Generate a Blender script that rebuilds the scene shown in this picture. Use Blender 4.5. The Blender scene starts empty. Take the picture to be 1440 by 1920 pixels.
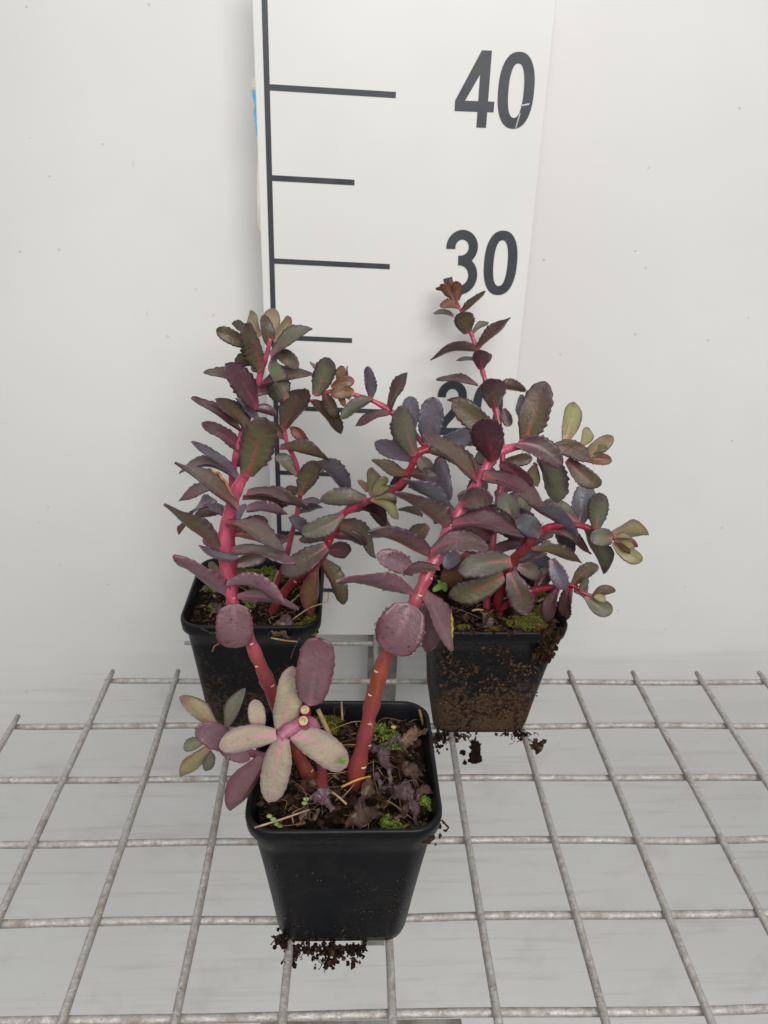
import bpy, math, random
from mathutils import Vector, Matrix, noise
random.seed(11)
sc = bpy.context.scene
S = 0.01                       # the scene is measured in centimetres, built in metres
# ------------------------------------------------------------------ camera
F_PX = 1449.1
PITCH, YAW, ROLL = 0.4440, 0.04896, 0.03232
CAM = Vector((12.811, -22.625, 36.797))
cp, sp, cy_, sy_ = math.cos(PITCH), math.sin(PITCH), math.cos(YAW), math.sin(YAW)
FW = Vector((sy_*cp, cy_*cp, -sp)); R0 = Vector((cy_, -sy_, 0)); U0 = R0.cross(FW)
RT = R0*math.cos(ROLL) + U0*math.sin(ROLL); UP = U0*math.cos(ROLL) - R0*math.sin(ROLL)
cam_d = bpy.data.cameras.new('camera'); cam = bpy.data.objects.new('camera', cam_d)
sc.collection.objects.link(cam); sc.camera = cam
cam_d.sensor_fit = 'VERTICAL'; cam_d.sensor_height = 24; cam_d.lens = 24*F_PX/1920
cam_d.clip_start = 0.01; cam_d.clip_end = 50
cam.matrix_world = Matrix((( RT.x, UP.x, -FW.x, CAM.x*S), (RT.y, UP.y, -FW.y, CAM.y*S), (RT.z, UP.z, -FW.z, CAM.z*S), (0, 0, 0, 1)))
cam_d.dof.use_dof = True; cam_d.dof.focus_distance = 0.40; cam_d.dof.aperture_fstop = cam_d.lens/1.3
# ------------------------------------------------------------------ light
w = bpy.data.worlds.new('World'); sc.world = w; w.use_nodes = True
bg = w.node_tree.nodes['Background']; bg.inputs[0].default_value = (0.93, 0.97, 1.0, 1); 
_t = w.node_tree; _c = _t.nodes.new('ShaderNodeTexCoord'); _s = _t.nodes.new('ShaderNodeSeparateXYZ'); _m = _t.nodes.new('ShaderNodeMapRange')
_t.links.new(_c.outputs['Generated'], _s.inputs[0]); _t.links.new(_s.outputs[2], _m.inputs[0])     # room light: bright roof, dim floor
for _i, _v in ((1, -.15), (2, .7), (3, .16), (4, .66)): _m.inputs[_i].default_value = _v
_t.links.new(_m.outputs[0], bg.inputs[1])
def area(name, loc, target, size, power, col):
    l = bpy.data.lights.new(name, 'AREA'); l.shape = 'RECTANGLE'; l.size = size[0]; l.size_y = size[1]; l.energy = power; l.color = col
    o = bpy.data.objects.new(name, l); sc.collection.objects.link(o); o.location = loc
    o.rotation_euler = (Vector(target)-Vector(loc)).to_track_quat('-Z', 'Y').to_euler(); return o
area('roof_light', (0.36, -1.20, 1.12), (0.14, 0.30, 0.24), (1.2, 0.8), 23.4, (1.0, 0.975, 0.935))
sc.view_settings.view_transform = 'Standard'; sc.view_settings.look = 'None'
sc.view_settings.exposure = 0.0; sc.view_settings.gamma = 1.0
# ------------------------------------------------------------------ helpers
def at(px, py, Y):
    d = FW + RT*((px-720)/F_PX) - UP*((py-960)/F_PX)
    return CAM + d*((Y-CAM.y)/d.y)
def cmpx(P): return (P-CAM).dot(FW)/F_PX          # cm per photo pixel at P
def put(o, parent=None):
    sc.collection.objects.link(o)
    if parent: o.parent = parent
    return o
def tag(o, label=None, cat=None, group=None, kind=None):
    if label: o['label'] = label
    if cat: o['category'] = cat
    if group: o['group'] = group
    if kind: o['kind'] = kind
    return o
def thing(name, loc, label, cat, group=None):
    o = bpy.data.objects.new(name, None); o.empty_display_size = 0.02; o.location = Vector(loc)*S
    put(o); tag(o, label, cat, group); return o
class MB:
    """collects vertices in cm (world), faces, uv and material index"""
    def __init__(s): s.v = []; s.f = []; s.m = []; s.uv = {}
    def add(s, verts, faces, mi=0, uvs=None):
        n = len(s.v); s.v += [Vector(q) for q in verts]
        for f in faces: s.f.append([n+i for i in f]); s.m.append(mi)
        if uvs:
            for i, u in enumerate(uvs): s.uv[n+i] = u
    def box(s, a, b, mi=0):
        x0, y0, z0 = a; x1, y1, z1 = b
        s.add([(x0,y0,z0),(x1,y0,z0),(x1,y1,z0),(x0,y1,z0),(x0,y0,z1),(x1,y0,z1),(x1,y1,z1),(x0,y1,z1)],
              [(0,3,2,1),(4,5,6,7),(0,1,5,4),(1,2,6,5),(2,3,7,6),(3,0,4,7)], mi)
    def tube(s, pts, rad, n=10, mi=0, cap=True, jitter=0):
        pts = [Vector(p) for p in pts]; k = len(pts); V = []; U = []
        t = (pts[1]-pts[0]).normalized(); a = t.orthogonal().normalized()
        for i, p in enumerate(pts):
            t = (pts[min(i+1, k-1)]-pts[max(i-1, 0)]).normalized()
            a = (a - t*a.dot(t)).normalized(); b = t.cross(a)
            r = rad[i] if isinstance(rad, (list, tuple)) else rad
            for j in range(n):
                th = 2*math.pi*j/n; rr = r*(1+(jitter*noise.noise(Vector((th*2, i*0.7, r*9))) if jitter else 0))
                V.append(p + a*math.cos(th)*rr + b*math.sin(th)*rr); U.append((j/n, i/(k-1)))
        Fc = [(i*n+j, i*n+(j+1) % n, (i+1)*n+(j+1) % n, (i+1)*n+j) for i in range(k-1) for j in range(n)]
        if cap: Fc += [tuple(range(n))[::-1], tuple((k-1)*n+j for j in range(n))]
        s.add(V, Fc, mi, U)
    def lump(s, c, r, mi=0, sq=(1, 1, 1), seed=None, amp=.45, lo=False):
        c = Vector(c); q = Vector((random.random()*50,)*3) if seed is None else Vector((seed,)*3)
        if lo: rings, n = 2, 5
        else: rings, n = 4, 8
        V = [c+Vector((0, 0, -r*sq[2]))]
        for i in range(1, rings+1):
            ph = math.pi*i/(rings+1)-math.pi/2
            for j in range(n):
                th = 2*math.pi*(j+.5*(i % 2))/n
                d = Vector((math.cos(ph)*math.cos(th), math.cos(ph)*math.sin(th), math.sin(ph)))
                k = r*(1+amp*noise.noise(d*1.7+q))
                V.append(c+Vector((d.x*k*sq[0], d.y*k*sq[1], d.z*k*sq[2])))
        V.append(c+Vector((0, 0, r*sq[2]))); L = len(V)-1; Fc = []
        for j in range(n): Fc.append((0, 1+(j+1) % n, 1+j)); Fc.append((L, L-n+j, L-n+(j+1) % n))
        for i in range(rings-1):
            for j in range(n):
                a = 1+i*n+j; b = 1+i*n+(j+1) % n; Fc.append((a, b, b+n, a+n))
        s.add(V, Fc, mi)
    def build(s, name, mats, parent=None, smooth=True, origin=(0, 0, 0)):
        o_ = Vector(origin)
        me = bpy.data.meshes.new(name); me.from_pydata([(q-o_)*S for q in s.v], [], s.f)
        if not isinstance(mats, (list, tuple)): mats = [mats]
        for m in mats: me.materials.append(m)
        me.polygons.foreach_set('material_index', s.m)
        me.polygons.foreach_set('use_smooth', [smooth]*len(s.f))
        if s.uv:
            ul = me.uv_layers.new(name='UVMap')
            for lp in me.loops: ul.data[lp.index].uv = s.uv.get(lp.vertex_index, (0, 0))
        me.update(); ob = bpy.data.objects.new(name, me)
        if parent is None and o_.length > 0: ob.location = o_*S
        return put(ob, parent)
# ------------------------------------------------------------------ materials
class NT:
    def __init__(s, name):
        s.m = bpy.data.materials.new(name); s.m.use_nodes = True; s.t = s.m.node_tree
        s.p = s.t.nodes['Principled BSDF']
    def n(s, typ, **k):
        nd = s.t.nodes.new(typ)
        for a, b in k.items(): setattr(nd, a, b)
        return nd
    def l(s, a, b): s.t.links.new(a, b)
    def coord(s, kind='Object'): return s.n('ShaderNodeTexCoord').outputs[kind]
    def noise(s, scale, detail=4, rough=.6, co=None, stretch=None, dist=0):
        co = co or s.coord()
        if stretch:
            mp = s.n('ShaderNodeMapping'); mp.inputs['Scale'].default_value = stretch; s.l(co, mp.inputs[0]); co = mp.outputs[0]
        nd = s.n('ShaderNodeTexNoise'); nd.inputs['Scale'].default_value = scale; nd.inputs['Detail'].default_value = detail
        nd.inputs['Roughness'].default_value = rough; nd.inputs['Distortion'].default_value = dist; s.l(co, nd.inputs[0]); return nd.outputs[0]
    def vor(s, scale, co=None, feature='F1', stretch=None, out='Distance'):
        co = co or s.coord()
        if stretch:
            mp = s.n('ShaderNodeMapping'); mp.inputs['Scale'].default_value = stretch; s.l(co, mp.inputs[0]); co = mp.outputs[0]
        nd = s.n('ShaderNodeTexVoronoi', feature=feature); nd.inputs['Scale'].default_value = scale; s.l(co, nd.inputs[0]); return nd.outputs[out]
    def ramp(s, x, a, b, ca=0.0, cb=1.0):
        nd = s.n('ShaderNodeMapRange'); nd.clamp = True; nd.interpolation_type = 'SMOOTHSTEP'
        for i, v in zip((1, 2, 3, 4), (a, b, ca, cb)): nd.inputs[i].default_value = v
        s.l(x, nd.inputs[0]); return nd.outputs[0]
    def math(s, op, a, b=None):
        nd = s.n('ShaderNodeMath', operation=op)
        for i, v in enumerate((a, b)):
            if v is None: continue
            if isinstance(v, (int, float)): nd.inputs[i].default_value = v
            else: s.l(v, nd.inputs[i])
        return nd.outputs[0]
    def mix(s, f, a, b):
        nd = s.n('ShaderNodeMix', data_type='RGBA')
        for i, v in ((0, f), (6, a), (7, b)):
            if isinstance(v, (int, float)): nd.inputs[i].default_value = v
            elif isinstance(v, tuple): nd.inputs[i].default_value = (*v, 1)
            else: s.l(v, nd.inputs[i])
        return nd.outputs[2]
    def col(s, c):
        if isinstance(c, tuple): s.p.inputs['Base Color'].default_value = (*c, 1)
        else: s.l(c, s.p.inputs['Base Color'])
    def rough(s, r):
        if isinstance(r, (int, float)): s.p.inputs['Roughness'].default_value = r
        else: s.l(r, s.p.inputs['Roughness'])
    def bump(s, h, dist, strength=1.0):
        b = s.n('ShaderNodeBump'); b.inputs['Distance'].default_value = dist; b.inputs['Strength'].default_value = strength
        s.l(h, b.inputs['Height']); s.l(b.outputs[0], s.p.inputs['Normal'])
def simple(name, c, r=.6, var=.3, scale=60, bump=0):
    t = NT(name); n = t.noise(scale, 4)
    t.col(t.mix(t.ramp(n, .3, .7), tuple(q*(1-var) for q in c), tuple(min(1, q*(1+var)) for q in c))); t.rough(r)
    if bump: t.bump(n, bump)
    if r >= .9: t.p.inputs['Specular IOR Level'].default_value = .08
    return t.m

def leaf_mat(name, face, alt, edge, rib, ribw=.07, rough=.42, fuzz=0.0, bloom=.13, ribmin=.06, coat=0.0):
    def deep(c):
        m_ = sum(c)/3; return tuple(max(.01, (m_+(q-m_)*1.18)*.84) for q in c)
    if not name.startswith(('withered', 'pale')): face, alt, edge = deep(face), deep(alt), deep(edge)
    t = NT('leaf_'+name)
    uv = t.n('ShaderNodeUVMap').outputs[0]; sep = t.n('ShaderNodeSeparateXYZ'); t.l(uv, sep.inputs[0])
    u, v = sep.outputs[0], sep.outputs[1]
    du = t.math('ABSOLUTE', t.math('SUBTRACT', u, .5))           # 0 midrib .. .5 margin
    oi = t.n('ShaderNodeObjectInfo').outputs['Random']
    n1 = t.noise(110, 5, .65); n2 = t.noise(420, 3, .6); n3 = t.noise(45, 3, .5)
    c = t.mix(t.ramp(t.math('ADD', n3, t.math('MULTIPLY', oi, .25)), .45, .78), face, alt)
    dark = tuple(q*.72 for q in face)
    c = t.mix(t.ramp(n1, .35, .75, 0, .55), c, dark)
    # margin and tip colour
    em = t.math('MAXIMUM', t.ramp(t.math('ADD', du, t.math('MULTIPLY', t.math('SUBTRACT', n1, .5), .16)), .30, .5), t.ramp(t.math('ADD', v, t.math('MULTIPLY', t.math('SUBTRACT', n3, .5), .5)), .72, 1.0, 0, .8))
    c = t.mix(t.math('MULTIPLY', em, .85), c, edge)
    # side veins
    vv = t.math('ADD', t.math('MULTIPLY', v, 9.0), t.math('MULTIPLY', du, -9.0))
    vein = t.ramp(t.math('ABSOLUTE', t.math('SUBTRACT', t.math('FRACT', vv), .5)), .0, .12, 1, 0)
    c = t.mix(t.math('MULTIPLY', vein, .10), c, rib)
    # midrib, strong at the base
    rb = t.math('MULTIPLY', t.ramp(t.math('ADD', du, t.math('MULTIPLY', v, ribw*.9)), ribw*.3, ribw*1.9, 1, 0), t.ramp(t.math('ADD', v, t.math('MULTIPLY', t.math('SUBTRACT', n3, .5), 1.1)), .08, .72, .8, ribmin))
    rb = t.math('MULTIPLY', rb, t.ramp(n1, .25, .6, .45, 1))
    c = t.mix(rb, c, rib)
    c = t.mix(t.ramp(t.math('ADD', v, t.math('MULTIPLY', du, .25)), .02, .22, .75, 0), c, rib)
    # pale waxy bloom rubbed off in blotches, small brown specks
    c = t.mix(t.ramp(t.noise(70, 6, .7, dist=1.5), .55, .72, 0, bloom+fuzz), c, (.42, .40, .44))
    c = t.mix(t.ramp(t.noise(800, 2, .5), .66, .74, 0, .5), c, tuple(q*.35 for q in face))
    t.col(c); t.rough(t.ramp(n1, .3, .7, rough-.1, rough+.15))
    t.p.inputs['Specular IOR Level'].default_value = .45
    t.p.inputs['Coat Weight'].default_value = coat; t.p.inputs['Coat Roughness'].default_value = .22
    if fuzz:
        t.p.inputs['Sheen Weight'].default_value = .35
    t.p.inputs['Subsurface Weight'].default_value = .12
    t.p.inputs['Subsurface Radius'].default_value = (.6, .25, .2); t.p.inputs['Subsurface Scale'].default_value = .0015
    t.bump(t.math('ADD', n2, t.math('MULTIPLY', n1, 2.2)), .0010 if fuzz else .00045, .8)
    return t.m
LM = {
 'p': leaf_mat('dark_purple', (.118, .056, .072), (.118, .096, .068), (.068, .028, .046), (.34, .05, .09), coat=.25),
 'm': leaf_mat('wet_mauve', (.200, .112, .128), (.185, .118, .142), (.155, .060, .076), (.27, .13, .145), rough=.36, bloom=.04, coat=.10),
 'o': leaf_mat('olive_brown', (.135, .120, .068), (.130, .086, .074), (.070, .038, .048), (.34, .07, .075)),
 'g': leaf_mat('grey_green', (.180, .198, .122), (.17, .155, .13), (.095, .060, .078), (.42, .12, .14)),
 's': leaf_mat('slate_purple', (.145, .122, .158), (.13, .135, .14), (.085, .060, .092), (.28, .09, .14), coat=.25),
 'y': leaf_mat('yellow_green', (.310, .310, .145), (.30, .25, .16), (.17, .09, .09), (.50, .20, .19)),
 'l': leaf_mat('pale_fuzzy', (.36, .34, .205), (.34, .27, .20), (.25, .15, .16), (.54, .20, .28), ribw=.10, rough=.7, fuzz=.10, ribmin=.35),
 'b': leaf_mat('russet', (.215, .085, .055), (.20, .13, .07), (.13, .035, .04), (.45, .10, .10)),
 'q': leaf_mat('maroon', (.080, .030, .040), (.085, .05, .042), (.045, .018, .03), (.25, .02, .04), coat=.2),
}
t = NT('water'); t.col((1, 1, 1)); t.rough(.03); t.p.inputs['Transmission Weight'].default_value = 1.0; t.p.inputs['IOR'].default_value = 1.33; WATER = t.m
SCAR = simple('leaf_scar', (.62, .40, .28), .6)
ORANGE = simple('scorched_edge', (.36, .15, .05), .6, .4, 400)
YELLOW = simple('yellow_edge', (.38, .31, .05), .6, .3, 400)
LIME = simple('lime_green', (.17, .30, .06), .5, .2, 100)
def stem_mat(name, low, high, rough=.32):
    t = NT('stem_'+name); uv = t.n('ShaderNodeUVMap').outputs[0]; sep = t.n('ShaderNodeSeparateXYZ'); t.l(uv, sep.inputs[0])
    n1 = t.noise(90, 4); n2 = t.noise(300, 4, .6, stretch=(1, 1, .3))
    c = t.mix(t.ramp(t.math('ADD', sep.outputs[1], t.math('MULTIPLY', t.math('SUBTRACT', n1, .5), .3)), .20, .52), low, high)
    c = t.mix(t.ramp(n1, .33, .62, .7, 0), c, tuple(q*.45 for q in high)); c = t.mix(t.ramp(t.noise(38, 5, .7, dist=1), .55, .72, 0, .55), c, (.20, .065, .035)); c = t.mix(t.ramp(t.vor(420), .0, .16, .5, 0), c, (.55, .33, .26))
    c = t.mix(t.ramp(n2, .58, .72, 0, .35), c, (.62, .20, .22))
    t.col(c); t.rough(rough); t.bump(t.math('ADD', n2, n1), .0006, .6)
    t.p.inputs['Subsurface Weight'].default_value = .1; t.p.inputs['Subsurface Scale'].default_value = .002
    return t.m
ST_F = stem_mat('front', (.23, .050, .022), (.50, .080, .145)); ST_P = stem_mat('pink', (.26, .03, .05), (.52, .080, .155)); ST_R = stem_mat('red', (.20, .022, .025), (.42, .025, .065))
ST_L = stem_mat('mauve', (.22, .03, .035), (.42, .14, .22), .5)

def pot_mat(name, amount):
    t = NT(name); co = t.coord()
    n1 = t.noise(55, 6, .7, co); n2 = t.noise(330, 5, .75, co); sep = t.n('ShaderNodeSeparateXYZ'); t.l(co, sep.inputs[0])
    body = t.mix(t.ramp(n1, .3, .75), (.004, .0045, .006), (.007, .007, .009))
    low = t.ramp(sep.outputs[2], .0, .085, amount*.16, 0)           # more caked soil low down
    dm = t.math('ADD', t.math('ADD', t.math('MULTIPLY', n2, .75), t.math('MULTIPLY', n1, .30)), low)
    dirt = t.ramp(dm, .70-amount*.10, .76-amount*.10)
    dc = t.mix(t.ramp(t.noise(700, 3, .6, co), .3, .7), (.040, .022, .013), (.115, .068, .038))
    sp_ = t.ramp(t.vor(900, co), .0, .16, 1, 0); sp_ = t.math('MULTIPLY', sp_, t.ramp(n1, .44, .60))
    dust = t.ramp(t.noise(34, 7, .72, co, dist=1.5), .48, .74, 0, .32)
    c = t.mix(dust, body, (.035, .030, .028)); c = t.mix(dirt, c, dc); c = t.mix(t.math('MULTIPLY', sp_, .6), c, (.22, .15, .10))
    t.col(c); t.rough(t.mix(dirt, (.42, .42, .42), (.9, .9, .9))); t.p.inputs['Specular IOR Level'].default_value = .25
    t.bump(t.math('MAXIMUM', t.math('MULTIPLY', dirt, n2), t.math('MULTIPLY', n2, .08)), .0016, .9); return t.m
t = NT('soil'); n1 = t.noise(160, 6, .7); n2 = t.noise(600, 4, .7)
c = t.mix(t.ramp(n1, .35, .65), (.006, .004, .003), (.020, .011, .007)); c = t.mix(t.ramp(n2, .62, .72), c, (.07, .038, .02))
t.col(c); t.rough(.9); t.p.inputs['Specular IOR Level'].default_value = .1; t.bump(t.math('ADD', n1, n2), .003, 1.0); SOIL = t.m
CRUMB = simple('soil_crumb', (.020, .011, .007), .9, .55, 500, .001)
BARK = simple('bark_chip', (.048, .026, .016), .9, .5, 300, .001)
DUSTC = simple('dry_dirt', (.095, .055, .032), .9, .5, 500)
STRAW = simple('straw', (.36, .25, .13), .6, .4, 200); STRAW2 = simple('dark_straw', (.15, .085, .04), .7, .4, 200)
FLK1 = simple('bark_flake', (.085, .042, .022), .75, .5, 300); FLK2 = simple('tan_flake', (.17, .105, .058), .75, .5, 300); FLK3 = simple('dark_flake', (.040, .018, .014), .6, .5, 300)
t = NT('moss'); rnd = t.n('ShaderNodeNewGeometry').outputs['Random Per Island']
c = t.mix(rnd, (.07, .08, .010), (.25, .23, .03)); c = t.mix(t.ramp(t.noise(120, 3), .45, .65), c, (.10, .11, .015)); t.col(c); t.rough(.6); MOSS = t.m
t = NT('bright_moss'); rnd = t.n('ShaderNodeNewGeometry').outputs['Random Per Island']
t.col(t.mix(rnd, (.06, .11, .010), (.24, .29, .035))); t.rough(.55); MOSS2 = t.m
t = NT('brown_moss'); rnd = t.n('ShaderNodeNewGeometry').outputs['Random Per Island']
t.col(t.mix(rnd, (.10, .035, .01), (.26, .14, .03))); t.rough(.6); MOSS3 = t.m
DRY = {'mauve': leaf_mat('withered_mauve', (.12, .07, .085), (.08, .05, .048), (.07, .035, .04), (.24, .15, .15), rough=.5),
       'brown': leaf_mat('withered_brown', (.075, .038, .025), (.05, .026, .018), (.05, .025, .02), (.22, .13, .08), rough=.5),
       'tan': leaf_mat('withered_tan', (.20, .12, .075), (.12, .07, .045), (.06, .03, .02), (.25, .16, .10), rough=.4)}

t = NT('painted_backdrop'); co = t.coord()
n1 = t.noise(5, 4, .6, co); base = t.mix(t.ramp(n1, .3, .7), (.765, .75, .73), (.80, .79, .77))
streak = t.ramp(t.noise(6, 5, .6, co, stretch=(1.0, 1, 14)), .52, .72)
sepb = t.n('ShaderNodeSeparateXYZ'); t.l(co, sepb.inputs[0])
lowm = t.ramp(sepb.outputs[2], -.06, .01, 1, 0)                   # grime streaks only on the part below the bench
c = t.mix(t.math('MULTIPLY', t.math('MULTIPLY', streak, lowm), .34), base, (.55, .50, .47))
stf = t.ramp(t.noise(7, 5, .6, co, stretch=(2.0, 14, 1)), .52, .72)
c = t.mix(t.math('MULTIPLY', t.math('MULTIPLY', stf, lowm), .30), c, (.55, .50, .47))
def specks(scale, r, dens, seedoff, stretch):
    mp = t.n('ShaderNodeMapping'); mp.inputs['Scale'].default_value = stretch; mp.inputs['Location'].default_value = (seedoff,)*3; t.l(co, mp.inputs[0])
    vd = t.n('ShaderNodeTexVoronoi'); vd.inputs['Scale'].default_value = scale; t.l(mp.outputs[0], vd.inputs[0])
    sx = t.n('ShaderNodeSeparateColor'); t.l(vd.outputs['Color'], sx.inputs[0])
    on = t.math('LESS_THAN', sx.outputs[0], dens)
    return t.math('MULTIPLY', t.ramp(t.math('ADD', vd.outputs[0], t.math('MULTIPLY', t.noise(900, 2, .5, co), .10)), r, r+.06, 1, 0), on)
c = t.mix(t.math('MULTIPLY', specks(48, .07, .20, .3, (1, 1, 1)), .28), c, (.28, .25, .23))
c = t.mix(t.math('MULTIPLY', specks(30, .06, .25, 1.7, (1.6, 1.6, .6)), .22), c, (.40, .37, .35))
c = t.mix(t.math('MULTIPLY', specks(110, .12, .05, 4.7, (1, 1, 1)), .35), c, (.22, .20, .18))
t.col(c); t.rough(.5); t.bump(t.noise(25, 3, .5, co), .0006, .5); WALL = t.m
t = NT('ruler_face'); co = t.coord()
c = t.mix(t.ramp(t.noise(9, 4, .5, co), .35, .7), (.80, .785, .76), (.83, .82, .80))
c = t.mix(t.ramp(t.noise(34, 6, .7, co, stretch=(1, 1, 2.2)), .66, .76, 0, .16), c, (.50, .42, .33))
c = t.mix(t.math('MULTIPLY', specks(55, .06, .16, 2.2, (1, 1, 1)), .40), c, (.30, .28, .26))
t.col(c); t.rough(.33); RULER = t.m
t = NT('ruler_print'); t.col(t.mix(t.ramp(t.noise(60, 5), .3, .7), (.040, .044, .054), (.062, .066, .078))); t.rough(.4); INK = t.m
GLUE = simple('old_glue', (.66, .58, .46), .6, .15, 90); BLUE = simple('blue_tape', (.10, .36, .58), .5, .2, 200)
SCR = simple('scratch', (.62, .62, .62), .6)
t = NT('weathered_zinc'); co = t.coord()
n1 = t.noise(60, 6, .7, co); n2 = t.noise(260, 5, .7, co)
c = t.mix(t.ramp(n2, .3, .7), (.36, .335, .305), (.54, .515, .48)); c = t.mix(t.ramp(n1, .48, .66, 0, .6), c, (.27, .20, .155))
c = t.mix(t.ramp(t.noise(140, 4, .6, co, dist=2), .60, .68, 0, .75), c, (.66, .66, .65)); c = t.mix(t.ramp(t.noise(420, 3, .7, co), .66, .72, 0, .8), c, (.09, .06, .045))
t.col(c); t.p.inputs['Metallic'].default_value = .4; t.rough(t.ramp(n1, .4, .6, .42, .75)); t.bump(t.math('ADD', n2, n1), .0010, .8); ZINC = t.m
t = NT('dull_steel'); c = t.mix(t.ramp(t.noise(35, 6, .7), .4, .62), (.30, .29, .27), (.17, .14, .12)); t.col(c); t.rough(.6); STEEL = t.m
# ------------------------------------------------------------------ backdrop sheet: upright, then sweeping forward under the bench
def backdrop():
    prof = [(36.0, 75), (35.6, 55), (35.2, 40), (34.9, 25), (34.7, 10), (34.6, 0), (35.0, -8), (36.2, -18), (37.6, -30), (39.0, -42), (39.6, -50), (40.2, -62), (40.6, -78)]
    cyy, cz, r = 30.6, -82.0, 10.0
    for k in range(0, 13): a = math.pi/2*k/12; prof.append((cyy+r*math.cos(a), cz-r*math.sin(a)))
    for yy in (16, 6, -5): prof.append((yy, -92.0))
    nx = 46; V = []; Fc = []
    for (y, z) in prof:
        for i in range(nx+1):
            x = -60+150*i/nx
            g = 0.0
            if z > -3:                                       # the sheet bulges a little towards the front beside the board
                g = -1.3*math.exp(-((x+7)/9)**2) - .9*math.exp(-((x-39)/10)**2) + .25*math.sin(x*.11+z*.05)
                g *= min(1, (z+3)/14)
            V.append((x, y+g, z))
    m = len(prof)
    for j in range(m-1):
        for i in range(nx): a = j*(nx+1)+i; Fc.append((a, a+1, a+nx+2, a+nx+1))
    b = MB(); b.add(V, Fc); o = b.build('backdrop', WALL); md = o.modifiers.new('th', 'SOLIDIFY'); md.thickness = .003
    tag(o, kind='structure')
backdrop()
# ------------------------------------------------------------------ ruler board
ruler = thing('height_gauge_board', (15.7, 31, .3), 'tall white measuring board with black centimetre marks and numbers 40 and 30', 'measuring board')
RO = Vector((15.7, 31, .3)); YF = 30.4
b = MB(); b.box((6.85, YF, .32), (24.5, YF+.55, 47)); o = b.build('panel', RULER, ruler, False, RO)
bv = o.modifiers.new('bev', 'BEVEL'); bv.width = .0006; bv.segments = 2
def zline(z): return 7.40+.004*z
b = MB(); b.add([(zline(.4)-.17, YF-.03, .4), (zline(.4)+.17, YF-.03, .4), (zline(46.8)+.17, YF-.03, 46.8), (zline(46.8)-.17, YF-.03, 46.8),
                 (zline(.4)-.17, YF+.02, .4), (zline(.4)+.17, YF+.02, .4), (zline(46.8)+.17, YF+.02, 46.8), (zline(46.8)-.17, YF+.02, 46.8)],
                [(0, 1, 2, 3), (4, 7, 6, 5), (0, 3, 7, 4), (1, 5, 6, 2)]); b.build('vertical_line', INK, ruler, False, RO)
ZO = -.32
for k in range(1, 10):
    z = 5*k+ZO; L = 7.75 if k % 2 == 0 else 5.33; x0 = zline(z)+.172; dz = -.041
    b = MB(); t_ = .165; y = YF-.03
    q = [(x0, z-t_), (x0+L-.17, z-t_+dz*L*.55), (x0+L-.17, z+t_+dz*L*.55), (x0, z+t_)]
    b.add([(a, y, c_) for a, c_ in q]+[(a, YF+.02, c_) for a, c_ in q], [(0, 1, 2, 3), (0, 4, 5, 1), (1, 5, 6, 2), (2, 6, 7, 3), (3, 7, 4, 0)])
    b.build('tick_mark', INK, ruler, False, RO)
def sup(hw, hh, cx, cz, n=44, e=2.35):
    r = []
    for i in range(n):
        a = 2*math.pi*i/n; c_, s_ = math.cos(a), math.sin(a)
        r.append((cx+hw*abs(c_)**(2/e)*(1 if c_ > 0 else -1), cz+hh*abs(s_)**(2/e)*(1 if s_ > 0 else -1)))
    return r
def catmull(P, n=8):
    P = [Vector(p) for p in P]; out = []
    Q = [P[0]*2-P[1]]+P+[P[-1]*2-P[-2]]
    for i in range(1, len(Q)-2):
        for k in range(n):
            s = k/n; a, b_, c_, d = Q[i-1:i+3]
            out.append(.5*((2*b_)+(c_-a)*s+(2*a-5*b_+4*c_-d)*s*s+(3*b_-a-3*c_+d)*s**3))
    out.append(P[-1]); return out
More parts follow.
